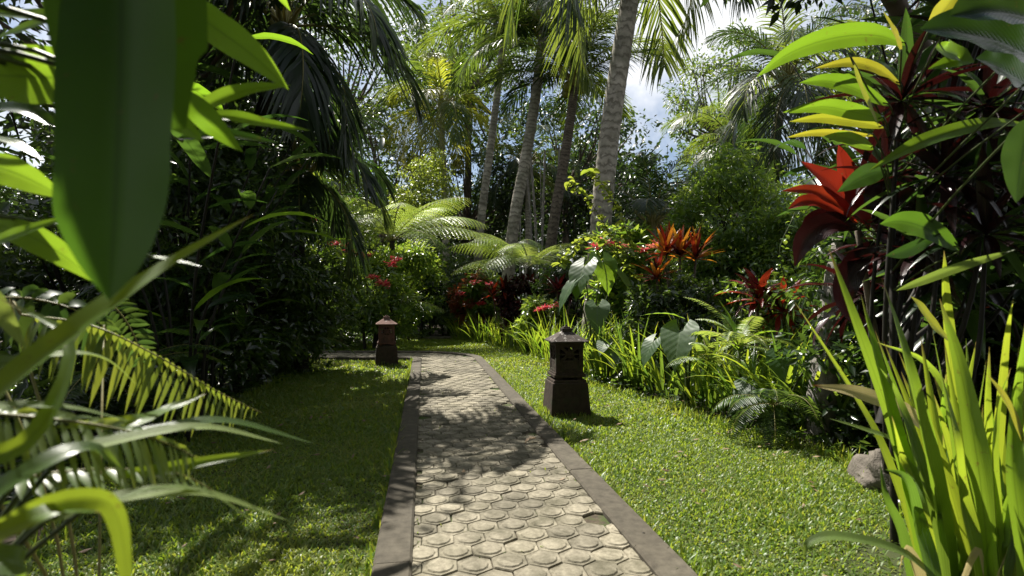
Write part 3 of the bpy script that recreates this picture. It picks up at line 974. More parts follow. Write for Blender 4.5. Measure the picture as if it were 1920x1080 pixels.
PG = 'coconut palms'
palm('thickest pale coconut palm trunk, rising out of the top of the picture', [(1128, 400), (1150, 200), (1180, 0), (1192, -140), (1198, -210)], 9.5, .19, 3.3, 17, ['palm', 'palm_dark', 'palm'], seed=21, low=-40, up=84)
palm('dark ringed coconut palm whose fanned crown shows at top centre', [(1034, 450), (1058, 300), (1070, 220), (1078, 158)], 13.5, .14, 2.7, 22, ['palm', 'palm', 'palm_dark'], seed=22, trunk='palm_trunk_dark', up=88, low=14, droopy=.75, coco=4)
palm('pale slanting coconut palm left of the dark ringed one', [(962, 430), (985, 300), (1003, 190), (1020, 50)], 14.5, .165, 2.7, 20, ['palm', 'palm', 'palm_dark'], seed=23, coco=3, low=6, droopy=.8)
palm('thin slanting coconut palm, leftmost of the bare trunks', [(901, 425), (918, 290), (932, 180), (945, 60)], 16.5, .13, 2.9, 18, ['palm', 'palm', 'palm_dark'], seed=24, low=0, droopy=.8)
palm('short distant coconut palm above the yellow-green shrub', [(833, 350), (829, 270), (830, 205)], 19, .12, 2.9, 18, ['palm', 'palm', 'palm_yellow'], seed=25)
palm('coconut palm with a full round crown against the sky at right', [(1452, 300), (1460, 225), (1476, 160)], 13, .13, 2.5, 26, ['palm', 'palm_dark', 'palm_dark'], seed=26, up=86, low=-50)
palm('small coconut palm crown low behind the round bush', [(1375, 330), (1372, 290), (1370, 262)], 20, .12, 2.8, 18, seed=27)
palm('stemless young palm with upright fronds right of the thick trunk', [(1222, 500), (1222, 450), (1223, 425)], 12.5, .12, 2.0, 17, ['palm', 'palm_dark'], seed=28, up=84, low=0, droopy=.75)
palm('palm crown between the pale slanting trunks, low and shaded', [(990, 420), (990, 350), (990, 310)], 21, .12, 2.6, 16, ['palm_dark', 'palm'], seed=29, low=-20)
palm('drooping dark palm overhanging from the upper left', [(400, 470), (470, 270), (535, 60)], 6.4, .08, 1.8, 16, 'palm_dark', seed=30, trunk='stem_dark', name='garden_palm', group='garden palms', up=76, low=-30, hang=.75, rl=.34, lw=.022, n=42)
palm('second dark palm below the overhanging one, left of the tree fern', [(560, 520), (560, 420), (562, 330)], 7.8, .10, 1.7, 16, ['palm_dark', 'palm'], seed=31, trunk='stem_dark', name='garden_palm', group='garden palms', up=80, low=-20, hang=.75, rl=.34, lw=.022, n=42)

# thin aerial stems in the dark gap between the trunks
for i, (px, d) in enumerate(((1003, 15), (1012, 15.5), (990, 16), (1040, 15), (975, 16.5), (1020, 17))):
    mb = MB(); x = gx(px, d); gg = random.Random(i)
    tube(mb, catmull([[0, 0, 0], [gg.gauss(0, .05), 0, 2.4], [gg.gauss(0, .1), 0, 5.2]], 10), .035 - .004 * i, 6)
    tag(link('hanging_root', mb.mesh('hanging_root', M['bark_grey']), None, (x, d, 0)), ('third', 'fourth', 'second', 'sixth', 'first', 'fifth')[i] + ' from left of the thin pale stems between the palm trunks', 'stem', 'thin stems between the palm trunks')

# ================================================================== shrubs
def shrub(label, px, d, h, radii, mat='shrub', clumps=40, per=90, leaf=.09, seed=1, name='leafy_shrub', cat='shrub', group='leafy shrubs in the beds', x=None, **kw):
    return tree(name, label, cat, (gx(px, d) if x is None else x, d), h, radii, mat, clumps, per, leaf, seed, .035, 'stem_dark', group=group, **kw)


shrub('big dense round bush with small glossy leaves right of centre', 1385, 9.0, 3.5, (1.0, .9, 1.35), 'shrub', 110, 120, .10, 41, hollow=.3)
shrub('yellow-green feathery shrub left of the palm trunks', 806, 16, 5.1, (.95, .9, 1.25), 'shrub_yellow', 60, 110, .10, 42, hollow=.3)
shrub('leafy shrub under the tree fern on the left', 640, 12.2, 2.9, (1.0, .9, 1.25), 'shrub', 55, 100, .10, 43)
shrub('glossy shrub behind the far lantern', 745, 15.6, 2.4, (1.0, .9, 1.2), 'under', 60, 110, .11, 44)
shrub('pale leaved shrub left of the red flower heads, above the cross path', 615, 11.6, 1.9, (.7, .5, .8), 'shrub', 50, 100, .12, 61)
shrub('light green leafy shrub right of the red flower heads', 765, 13.6, 2.5, (.7, .6, 1.0), 'shrub', 50, 100, .13, 62)
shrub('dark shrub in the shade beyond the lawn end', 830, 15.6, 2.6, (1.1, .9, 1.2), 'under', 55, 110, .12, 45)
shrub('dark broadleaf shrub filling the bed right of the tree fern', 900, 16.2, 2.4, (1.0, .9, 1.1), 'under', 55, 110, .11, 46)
shrub('dark glossy shrub from whose top the orange ti plants stand out', 1262, 6.9, 1.42, (.62, .45, .62), 'under', 60, 110, .09, 59)
shrub('green shrub behind the orange ti plants', 1200, 9.3, 2.1, (.9, .8, 1.0), 'shrub', 55, 110, .09, 47)
shrub('shaded shrub left of the drooping palm trunk', 470, 6.6, 2.6, (.8, .8, 1.2), 'under', 60, 110, .10, 48)
shrub('dark shrub at the left lawn edge', 560, 7.6, 1.7, (.7, .8, .8), 'under', 60, 110, .10, 49)
shrub('tall dark shrub at the left, behind the fern fronds', 330, 5.6, 3.0, (.9, .9, 1.4), 'under', 70, 110, .11, 50)
shrub('low dark shrub in the left bed nearest the camera', 160, 4.6, 2.3, (.9, .9, 1.1), 'under', 60, 110, .10, 51)
shrub('low leafy shrub behind the stump on the right', 1560, 5.6, 1.8, (.8, .7, .9), 'shrub', 55, 110, .08, 52)
shrub('dark shrub under the red ti plant on the right', 1700, 4.0, 1.6, (.75, .6, .8), 'under', 60, 110, .09, 53)
shrub('dark shrub at the right edge behind the tall lily blades', 1860, 3.3, 1.7, (.7, .7, .85), 'under', 60, 110, .09, 54)
tree('shade_tree', 'dark overhanging tree added above the frame at upper right to shade the leaves below', 'tree', (4.2, 4.5), 5.7, (1.25, 1.2, 1.05), 'tree_dark', 90, 130, .13, 17, .1, lean=(-2.0, -.4), group='dark trees on the right')  # tree added with its crown above the view to darken the right-hand leaf mass
shrub('leafy shrub below the small coconut palm, right of the round bush', 1490, 8.2, 2.6, (.8, .8, 1.2), 'shrub', 60, 110, .09, 55)
shrub('green shrub to the right of the right-hand tree fern', 1080, 11.2, 1.9, (.9, .8, .9), 'under', 55, 110, .10, 56)
shrub('variegated red and cream croton bush beyond the lily border', 885, 14.2, 1.6, (.55, .5, .65), 'croton', 40, 90, .10, 57, name='croton_bush')
shrub('dark maroon leafy bush right of the croton', 985, 12.3, 1.6, (.6, .5, .75), 'ti_maroon', 45, 90, .12, 58, name='maroon_bush')

# ground cover that nobody could count
g = np.random.default_rng(8)


def cover(label, n, xr, yr, hfun, mat, leaf, name='undergrowth'):
    x = g.uniform(*xr, n); y = g.uniform(*yr, n)
    k = ~in_poly(x, y, LAWN) & (path_near(x, y) > HALF + .1)
    dist = np.zeros(n)
    x, y = x[k], y[k]; m = len(x)
    # metres from the lawn edge
    e = np.full(m, 9.0)
    for i in range(len(LAWN)):
        a = np.array(LAWN[i]); b = np.array(LAWN[(i + 1) % len(LAWN)])
        for q in np.linspace(0, 1, 6):
            p = a * (1 - q) + b * q
            e = np.minimum(e, np.hypot(x - p[0], y - p[1]))
    z = g.random(m) * np.minimum(hfun, .12 + e * .55) * (.6 + .4 * np.sin(x * 4.1) * np.sin(y * 3.7))
    D = np.c_[g.normal(0, 1, (m, 2)), g.normal(.1, .4, m)]
    L = leaf * g.uniform(.6, 1.4, m)
    mb = MB(); cards(mb, np.c_[x, y, z], D, g.normal(0, .45, (m, 3)) + [0, 0, 1], L, L * .22)
    return tag(link(name, mb.mesh(name, M[mat])), label, 'undergrowth', kind='stuff')


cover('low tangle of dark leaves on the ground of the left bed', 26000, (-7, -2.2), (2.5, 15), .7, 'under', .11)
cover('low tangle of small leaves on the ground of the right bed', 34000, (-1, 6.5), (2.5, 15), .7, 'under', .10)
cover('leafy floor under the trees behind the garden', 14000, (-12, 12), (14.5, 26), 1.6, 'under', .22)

# unseen foliage added behind and over the camera to cut the sky fill
n = 16000
x = g.uniform(-10, 10, n); y = g.uniform(-10, -2.2, n)
k = (np.sin(x * 1.3) * .8 + y < -2.6); x, y = x[k], y[k]; m = len(x)
mb = MB(); L = g.uniform(.2, .5, m)
cards(mb, np.c_[x, y, g.random(m) ** .8 * (6.5 + 1.5 * np.sin(x))], g.normal(0, 1, (m, 3)), g.normal(0, .5, (m, 3)) + [0, 0, 1], L, L * .22)
n2 = 9000  # overhead leaf slab added to block more of the sky dome
px_ = g.uniform(-6, 6, n2); py_ = g.uniform(-5, 2.2, n2)
L = g.uniform(.25, .5, n2)
cards(mb, np.c_[px_, py_, 5.6 + .9 * np.sin(px_ * 1.1) * np.cos(py_) + g.normal(0, .5, n2)], g.normal(0, 1, (n2, 3)) * [1, 1, .4], g.normal(0, .35, (n2, 3)) + [0, 0, 1], L, L * .25)
tag(link('sky_blocker', mb.mesh('sky_blocker', M['tree_dark'])), 'unseen foliage added behind and above the viewpoint to block sky light', 'woodland', kind='stuff')

# ================================================================== tree ferns and ferns
def tree_fern(label, px, py, d, L, azs, h=None, mat='fern', seed=1, group='tree ferns'):
    c = at(px, py, d)
    root = thing('tree_fern', label, 'tree fern', (c[0], d, 0), 0, group)
    mb = MB(); tube(mb, catmull([[0, 0, 0], [.03, 0, c[2] * .5], [0, 0, c[2]]], 12), np.linspace(.09, .06, 12) , 9)
    link('trunk', mb.mesh('trunk', M['stem_dark']), root)
    gg = random.Random(seed)
    for a, e, b, s in azs:
        me = fern_frond(mat, e, b)
        link('frond', me, root, (0, 0, c[2]), (0, gg.gauss(0, .06), R(a)), (L * s,) * 3)
    return root


# azimuth 0 = away from the camera, 90 = left, -90 = right, 180 = towards the camera
tree_fern('tree fern with broad arching fronds left of the palm trunks', 735, 452, 12.4, 2.25,
          [(-80, 40, 70, 1.05), (-100, 24, 55, 1.05), (60, 46, 60, .9), (100, 36, 60, .9), (30, 50, 60, .9), (-30, 50, 60, .9), (170, 36, 70, .8), (-140, 20, 70, .95), (130, 12, 60, .8), (-60, 60, 70, .8), (-115, 48, 60, 1.0), (150, 55, 75, .9), (-160, 50, 80, .9), (80, 58, 60, .9)])
tree_fern('tree fern with hanging fronds behind the croton, right of the first', 992, 500, 12.6, 1.8,
          [(88, 40, 60, 1.1), (105, 20, 60, 1.05), (140, 30, 95, 1.0), (60, 52, 60, .95), (-75, 42, 60, .95), (-100, 30, 60, .9), (0, 55, 60, .9), (-150, 20, 70, .8), (180, 30, 80, .8), (120, 50, 80, 1.0), (95, 56, 70, 1.0), (165, 48, 100, 1.0), (-125, 45, 70, .9)], mat='fern', seed=2)
tree_fern('low tree fern with one frond arching over the far lantern', 705, 585, 11.5, 1.55,
          [(-75, 30, 70, 1.0), (-100, 30, 70, 1.0), (-40, 40, 60, .9), (60, 40, 70, .9), (120, 30, 70, .9), (180, 30, 70, .8)], mat='fern_dark', seed=3)


def fern(label, px, py, d, L, n, mat='fern_dark', seed=1, azs=None, z=None, elevs=(70, 10), bend=75, width=.16, group='sword ferns'):
    c = at(px, py, d)
    zz = max(0.0, c[2]) if z is None else z
    root = thing('sword_fern', label, 'fern', (c[0], d, 0), 0, group)
    gg = random.Random(seed)
    for i in range(n):
        f = i / max(1, n - 1)
        el = round((elevs[0] + (elevs[1] - elevs[0]) * f) / 15) * 15
        a = R(azs[i]) if azs and i < len(azs) else i * GA
        me = sword_frond(mat, el, bend, width=width)
        s = L * gg.uniform(.8, 1.1)
        link('frond', me, root, (0, 0, zz), (gg.gauss(0, .08), gg.gauss(0, .08), a), (s,) * 3)
    return root


fern('bright fern frond arching among the red ti plants on the right', 1385, 650, 4.7, .62, 9, 'fern', 2, azs=[60, 100, -40, 150, 180, 30, -90])
fern('fern with small curled leaflets right of the big elephant ear leaf', 1330, 680, 5.0, .5, 9, 'fern', 3)
fern('dark fern drooping onto the lawn edge on the right', 1450, 760, 4.05, .5, 10, 'fern_dark', 4, azs=[160, 140, 190, 100, 220, 60], elevs=(60, 0), bend=110, width=.24)
fern('fern in deep shade at the left edge of the lawn', 560, 640, 7.2, .75, 12, 'fern_dark', 5)
fern('fern hanging in the dark under the big left foreground leaf', 235, 700, 3.9, .8, 11, 'fern_dark', 6, elevs=(60, -10))
fern('fern left of the far lantern beside the cross path', 640, 640, 11.2, .7, 11, 'fern_dark', 7)

# ================================================================== bed plants
def lily(label, px, d, h, wid, n, mat, seed, spread=.14, group='strap-leaved lily clumps', x=None, y_off=0, **kw):
    root = thing('lily_clump', label, 'plant', (gx(px, d) if x is None else x, d, 0), 0, group)
    clump(root, mat, n, h, wid, spread, seed=seed, **kw)
    return root


LB = [
    ('bright lily clump at the far end of the border by the pale path', 868, 13.9, .62, .030, 26, ['blade_light', 'blade']),
    ('bright lily clump second from the far end of the border', 905, 13.0, .62, .030, 26, ['blade_light', 'blade']),
    ('bright lily clump below the croton bush', 940, 12.2, .60, .028, 26, ['blade_light', 'blade']),
    ('bright lily clump below the maroon bush', 972, 11.2, .62, .028, 26, ['blade_light', 'blade', 'blade_dark']),
    ('bright lily clump left of the near lantern, at the lawn bend', 1010, 10.0, .66, .028, 28, ['blade_light', 'blade']),
    ('yellow-green lily clump just behind the near lantern to its left', 1042, 8.9, .72, .028, 28, ['blade_light', 'blade_light', 'blade']),
    ('yellow-green lily clump directly behind the near lantern roof', 1085, 7.9, .80, .028, 30, ['blade_light', 'blade', 'blade']),
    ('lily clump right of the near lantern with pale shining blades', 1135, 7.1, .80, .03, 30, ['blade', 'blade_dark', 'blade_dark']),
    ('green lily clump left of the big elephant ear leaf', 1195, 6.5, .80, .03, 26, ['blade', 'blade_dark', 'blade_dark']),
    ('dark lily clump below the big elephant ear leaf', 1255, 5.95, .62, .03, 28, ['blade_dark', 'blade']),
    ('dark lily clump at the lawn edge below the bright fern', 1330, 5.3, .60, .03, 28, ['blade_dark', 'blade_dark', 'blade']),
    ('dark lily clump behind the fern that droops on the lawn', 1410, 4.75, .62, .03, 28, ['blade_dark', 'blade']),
    ('lily clump left of the stump with one tall lit blade', 1480, 4.5, .85, .034, 20, ['blade_dark', 'blade']),
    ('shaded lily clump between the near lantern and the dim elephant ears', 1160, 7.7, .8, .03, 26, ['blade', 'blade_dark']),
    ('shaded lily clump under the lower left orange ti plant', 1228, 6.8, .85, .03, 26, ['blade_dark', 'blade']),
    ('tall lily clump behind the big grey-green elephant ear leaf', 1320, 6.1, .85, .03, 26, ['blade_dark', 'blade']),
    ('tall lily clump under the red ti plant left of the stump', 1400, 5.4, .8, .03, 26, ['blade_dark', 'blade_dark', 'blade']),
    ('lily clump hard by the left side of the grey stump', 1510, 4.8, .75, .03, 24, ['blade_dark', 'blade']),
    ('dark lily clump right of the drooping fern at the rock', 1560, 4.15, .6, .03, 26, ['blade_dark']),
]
for i, (lab, px, d, h, w, n, mt) in enumerate(LB):
    lily(lab, px, d, h * (1.12 if d < 8 else 1.32), w * (1.25 if d < 8 else 1.0), int(n * 1.9), mt, 100 + i, .26 if d > 8 else .22)


def ti(label, px, py, d, ln, wid, n, mat, seed, phis=(8, 100), droop=45, stems=None, name='ti_plant', group='red ti plants', kind='lance'):
    c = at(px, py, d)
    root = thing(name, label, 'ti plant', (c[0], d, 0), 0, group)
    heads = stems or [(0, 0, 0)]
    for i, (dx, dy, dz) in enumerate(heads):
        mb = MB(); z = max(.1, c[2] + dz)
        tube(mb, catmull([[dx * .2, dy * .2, 0], [dx * .7, dy * .7, z * .6], [dx, dy, z]], 8), np.linspace(.022, .014, 8), 7)
        link('stem', mb.mesh('stem', M['bark']), root)
        rosette(root, mat, n, ln, wid, phis, droop, z, kind, 'leaf', seed + i, base=(dx, dy))
    return root


ti('orange-red ti plant, lower left of the pair beyond the elephant ears', 1232, 520, 7.0, .36, .05, 28, ['ti_orange', 'ti_red', 'ti_maroon'], 61, (4, 96), 25, kind='strap')
ti('tall orange-tipped ti plant, upper right of the pair beyond the elephant ears', 1275, 478, 7.4, .43, .052, 32, ['ti_orange', 'ti_red', 'ti_orange', 'ti_maroon'], 62, (0, 84), 25, [(0, 0, 0), (.18, -.1, -.05), (-.16, .1, .02)], kind='strap')
ti('red ti plant with drooping broad leaves left of the stump', 1420, 560, 5.6, .42, .085, 24, ['ti_red', 'ti_maroon', 'ti_red'], 63, (10, 110), 60, [(0, 0, 0), (.2, -.1, -.12)])
ti('dark maroon ti plant below the big red one', 1690, 470, 3.2, .46, .085, 26, ['ti_dark', 'ti_dark', 'ti_maroon'], 64, (20, 140), 60, [(0, 0, 0), (.2, .2, -.2), (-.12, .15, -.25)])
ti('dark maroon ti plant at the right edge in shade', 1800, 330, 3.0, .5, .07, 26, ['ti_dark', 'broad_dark'], 65, (20, 140), 60, [(0, 0, 0), (-.25, .2, .2), (.2, .1, -.3), (-.1, -.1, -.5)])
ti('small dark red ti plant at the foot of the hanging tree fern', 945, 545, 12.2, .40, .07, 20, ['ti_red', 'ti_maroon'], 66, (10, 100), 40, [(0, 0, 0), (-.25, 0, -.1)])
ti('maroon ti plant in shade right of the hanging tree fern', 1045, 545, 10.4, .40, .07, 20, ['ti_maroon'], 67, (10, 100), 40, [(0, 0, 0), (.25, 0, -.1)])


def heart_leaf(mat, key):
    """unit elephant ear blade in the XY plane, stalk at the origin, tip to +Y, drooping to -Z"""
    if ('h', mat) in LEAF: return LEAF[('h', mat)]
    k = 15; mb = MB()
    v = np.linspace(0, 1, k)
    yy = -.32 + 1.32 * v
    w = .42 * np.sin(np.pi * np.clip(v, 0, 1) ** .62) ** .75
    inner_ = np.where(yy < 0, .13 * (np.clip(-yy / .32, 0, 1)) ** .7, 0)
    nx = 5
    for sd_ in (-1, 1):
        u = np.linspace(0, 1, nx)
        X = sd_ * (inner_[:, None] + (np.maximum(w, inner_ + .01) - inner_)[:, None] * u[None, :])
        Y = np.repeat(yy[:, None], nx, 1) - .07 * u[None, :] ** 2
        Z = .10 * np.abs(X) ** 1.2 - .22 * np.clip(Y, 0, 2) ** 2 - .18 * np.clip(-Y, 0, 1) + .012 * np.sin(v[:, None] * 30) * u[None, :]
        A = np.zeros((k, nx, 3)); A[..., 0] = .5 + sd_ * u[None, :] * .5; A[..., 1] = v[:, None]; A[..., 2] = 0
        i = np.arange(k - 1)[:, None] * nx + np.arange(nx - 1)[None, :]
        Q = np.stack([i, i + 1, i + nx + 1, i + nx], -1).reshape(-1, 4)
        if sd_ < 0: Q = Q[:, ::-1]
        mb.add(np.stack([X, Y, Z], -1), A, Q=Q)
    LEAF[('h', mat)] = mb.mesh('leaf', M[mat])
    return LEAF[('h', mat)]


def ears(label, px, d, leaves, name='elephant_ear', group='elephant ear plants'):
    """leaves: (px, py, dist, size, azimuth deg, tilt deg, material)"""
    root = thing(name, label, 'elephant ear', (gx(px, d), d, 0), 0, group)
    o = np.array([gx(px, d), d, 0])
    for (lx, ly, ld, size, az, tilt, mt) in leaves:
        p = at(lx, ly, ld) - o
        mb = MB(); tube(mb, catmull([[0, 0, 0], p * [.35, .35, .6], p], 8), np.linspace(.014, .007, 8), 6)
        link('stalk', mb.mesh('stalk', M['stem']), root)
        link('leaf', heart_leaf(mt, 0), root, p, (R(tilt), 0, R(az)), (size, size, size))
    return root


ears('elephant ear plant with a large grey-green hanging leaf behind the dark lilies', 1290, 5.3,
     [(1275, 620, 5.15, .42, 150, -48, 'ear'), (1262, 590, 5.35, .30, 75, 10, 'ear_light'), (1300, 615, 5.3, .30, -120, -35, 'ear'), (1225, 640, 5.4, .28, 120, -50, 'ear')])
ears('elephant ear plant with a ribbed leaf beside the tall lit blade', 1470, 4.4,
     [(1465, 672, 4.35, .28, 170, -52, 'ear'), (1530, 668, 4.3, .24, -110, -15, 'ear'), (1400, 720, 4.5, .25, 130, -40, 'ear')])
ears('elephant ear plant with big dim leaves left of the orange ti plants', 1110, 7.6,
     [(1095, 500, 7.5, .5, 140, -55, 'ear'), (1130, 490, 7.7, .5, -160, -60, 'ear_light'), (1075, 530, 7.4, .45, 110, -50, 'ear'), (1160, 510, 7.8, .45, -120, -50, 'ear'), (1120, 575, 7.3, .4, 170, -50, 'ear')])
ears('elephant ear plant with white shining leaves beside the near lantern', 1140, 6.9,
     [(1135, 640, 6.7, .24, 150, -30, 'ear'), (1150, 660, 6.6, .26, 170, -35, 'ear'), (1180, 690, 6.5, .24, -160, -40, 'ear')])

# one upright broad leaf plant
root = thing('dumb_cane', 'broad upright yellow-green leaf between the elephant ear and the red ti plant', 'plant', (gx(1385, 5.0), 5.0, 0))
for (a, p0, p1, L) in ((1.2, 12, 20, .5), (-.6, 36, 40, .4), (2.6, 48, 40, .4), (-2.2, 36, 60, .4), (.3, 24, 30, .42)):
    link('leaf', arch('ear_light', p0, p1, .36, 'lance', .25, .04, 11, 6), root, (0, 0, .58), (0, 0, a), (L, L, L))
mb = MB(); tube(mb, [[0, 0, 0], [.01, 0, .3], [0, 0, .6]], [.02, .018, .014], 7)
link('stem', mb.mesh('stem', M['stem']), root)


def vine(label, pts, d, n, leaf, mat, seed, group='climbing vines'):
    W = [at(x, y, d + dd) for x, y, dd in pts]
    g_ = np.random.default_rng(seed)
    root = thing('climbing_vine', label, 'vine', (W[0][0], W[0][1], 0), 0, group)
    o = np.array([W[0][0], W[0][1], 0])
    P = catmull(np.array(W) - o, 40)
    mb = MB(); tube(mb, P, np.linspace(.008, .003, 40), 5)
    link('stem', mb.mesh('stem', M['stem']), root)
    for i in range(n):
        s = (i + .5) / n * 39; k = int(s)
        p = P[k] + g_.normal(0, .015, 3)
        me = arch(mat, 84, 60, .72, 'heart', .2, .04, 6, 4)
        L = leaf * g_.uniform(.6, 1.2)
        link('leaf', me, root, p, (g_.normal(0, .3), g_.normal(0, .3), g_.uniform(0, 6.28)), (L, L, L))
    return root


vine('bright leafy vine arching up in front of the thick palm trunk', [(1185, 470, 0), (1170, 420, 0), (1140, 360, 0), (1105, 318, 0)], 7.6, 84, .12, 'shrub_yellow', 1)
vine('bright leafy vine, lower left branch of the arching pair', [(1180, 480, 0), (1140, 430, 0), (1100, 370, 0), (1062, 335, 0)], 7.5, 76, .115, 'shrub_yellow', 2)
vine('hanging vine of small round leaves left of the big red ti plant', [(1490, 600, 0), (1478, 540, 0), (1462, 470, 0), (1490, 400, 0), (1500, 340, 0)], 5.0, 50, .06, 'shrub', 3)
vine('thin vine climbing in front of the short palm', [(1260, 520, 0), (1255, 440, 0), (1250, 340, 0), (1252, 270, 0)], 8.5, 26, .10, 'shrub', 4)
vine('leafy vine sprawling over the elephant ears below the arching pair', [(1200, 520, 0), (1160, 480, .1), (1110, 440, .1), (1070, 470, 0), (1050, 500, 0)], 7.4, 100, .12, 'shrub_yellow', 5)


# flowers
def bract(root, p, size, mat, seed):
    g_ = np.random.default_rng(seed); n = 26
    D = np.c_[g_.normal(0, 1, (n, 2)), g_.uniform(-.1, .9, n)]
    mb = MB(); cards(mb, g_.normal(0, .22 * size, (n, 3)) * [1, 1, .5], D, g_.normal(0, .3, (n, 3)) + [0, 0, 1], size * g_.uniform(.35, .7, n), size * .13, None, .1)
    link('flower_head', mb.mesh('flower_head', M[mat]), root, p)


def flower_shrub(label, px, d, h, radii, heads, mat, seed, size=.2, leafmat='shrub'):
    r = shrub(label, px, d, h, radii, leafmat, 60, 80, .13, seed, name='flowering_shrub', group='red flowering shrubs', cat='flowering shrub')
    o = np.array([gx(px, d), d, 0])
    for i, (x, y, dd, mt) in enumerate(heads):
        bract(r, at(x, y, dd) - o, size, mt, seed + i)
    return r


flower_shrub('shrub with red and pink flower heads under the left tree fern', 685, 11.15, 2.1, (1.0, .5, .95),
             [(660, 470, 10.6, 'flower_red'), (675, 478, 10.55, 'flower_pink'), (688, 480, 10.55, 'flower_red'), (655, 462, 10.65, 'flower_pink'), (742, 488, 10.55, 'flower_red'), (733, 496, 10.55, 'flower_red'), (700, 520, 10.5, 'flower_red'), (712, 530, 10.5, 'flower_pink'), (722, 534, 10.5, 'flower_red'), (630, 458, 10.65, 'flower_red'), (583, 412, 10.55, 'flower_red')], 'flower_red', 71, .19)
flower_shrub('low shrub with deep red flower heads behind the lily border', 1020, 10.6, 1.05, (.5, .4, .45),
             [(1008, 582, 10.1, 'flower_red'), (1030, 576, 10.1, 'flower_red'), (1045, 574, 10.1, 'flower_red'), (1018, 578, 10.1, 'flower_red')], 'flower_red', 91, .15)
flower_shrub('shrub with red flower heads beside the croton bush', 905, 14.1, 1.75, (.55, .45, .65),
             [(890, 530, 13.5, 'flower_red'), (865, 552, 13.5, 'flower_red'), (918, 533, 13.5, 'flower_red'), (900, 570, 13.5, 'flower_red')], 'flower_red', 101, .2)
flower_shrub('shrub with coral flower heads behind the arching vine', 1170, 8.6, 2.2, (.6, .5, .8),
             [(1130, 455, 8.0, 'flower_pink'), (1150, 458, 8.0, 'flower_red'), (1165, 462, 8.0, 'flower_pink'), (1205, 470, 8.0, 'flower_red'), (1225, 462, 8.0, 'flower_pink'), (1120, 462, 8.0, 'flower_red')], 'flower_pink', 111, .17)

# broad fingered leaves right of the flower shrub
root = thing('fingered_leaf_plant', 'bright green plant with long fingered leaves right of the red flowers', 'plant', (gx(790, 15.0), 15.0, 0))
for i in range(26):
    gg = random.Random(i)
    me = arch('broad', 72 if i % 2 else 84, 40, .2, 'lance', .2, .05, 8, 4)
    link('leaf', me, root, (gg.gauss(0, .12), gg.gauss(0, .12), gg.choice((1.3, 1.7, 2.1, 2.4))), (0, 0, i * GA), (.8,) * 3)
mb = MB(); tube(mb, [[0, 0, 0], [.02, 0, 1.2], [0, 0, 2.4]], [.04, .03, .015], 7)
link('stem', mb.mesh('stem', M['stem_dark']), root)


# ginger-like plants with cane stems and alternate leaves (dark left mass)
def ginger(label, x, y, h, canes, seed, mat, ln=.6, wid=.11, group='cane plants with long leaves', lean=.35, face=None):
    root = thing('ginger_plant', label, 'plant', (x, y, 0), 0, group)
    g_ = random.Random(seed)
    for c in range(canes):
        a = g_.uniform(0, 6.28); r = g_.uniform(.02, .2)
        b = np.array([r * math.cos(a), r * math.sin(a), 0]); H = h * g_.uniform(.7, 1.05)
        a2 = face + g_.gauss(0, .5) if face is not None else a
        tp = b + np.array([math.cos(a2) * lean * H, math.sin(a2) * lean * H, H])
        P = catmull([b, (b * .6 + tp * .4) * [.6, .6, 1.15], tp], 16)
        mb = MB(); tube(mb, P, np.linspace(.014, .006, 16), 6)
        link('cane', mb.mesh('cane', M['stem_dark']), root)
        for i in range(10):
            s = .35 + .65 * i / 9
            p = P[int(s * 15)]
            az = a2 - math.pi / 2 + (1 if i % 2 else -1) * g_.uniform(.7, 1.5)
            me = arch(mat if not isinstance(mat, (list, tuple)) else g_.choice(mat), g_.choice((48, 60, 72)), g_.choice((40, 60)), round(wid / ln, 2), 'lance', .25, .06, 10, 4)
            L = ln * g_.uniform(.7, 1.15)
            link('leaf', me, root, p, (g_.gauss(0, .15), g_.gauss(0, .15), az), (L, L, L))
    return root


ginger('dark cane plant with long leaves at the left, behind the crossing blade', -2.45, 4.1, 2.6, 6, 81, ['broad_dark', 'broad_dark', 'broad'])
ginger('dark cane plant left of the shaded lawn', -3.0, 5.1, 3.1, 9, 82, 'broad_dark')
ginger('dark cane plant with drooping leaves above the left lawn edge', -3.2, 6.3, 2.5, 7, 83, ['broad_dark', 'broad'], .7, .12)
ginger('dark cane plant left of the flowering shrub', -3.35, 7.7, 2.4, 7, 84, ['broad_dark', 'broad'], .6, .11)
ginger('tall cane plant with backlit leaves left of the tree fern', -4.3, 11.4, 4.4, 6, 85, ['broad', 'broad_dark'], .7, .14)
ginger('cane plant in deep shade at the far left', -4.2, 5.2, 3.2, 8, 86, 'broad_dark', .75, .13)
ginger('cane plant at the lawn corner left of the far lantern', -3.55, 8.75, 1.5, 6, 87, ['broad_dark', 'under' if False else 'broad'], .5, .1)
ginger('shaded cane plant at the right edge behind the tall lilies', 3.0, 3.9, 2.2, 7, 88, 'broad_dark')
ginger('tall shaded cane plant at the right edge under the trees', 3.6, 4.6, 3.6, 8, 89, 'broad_dark', .7, .12)

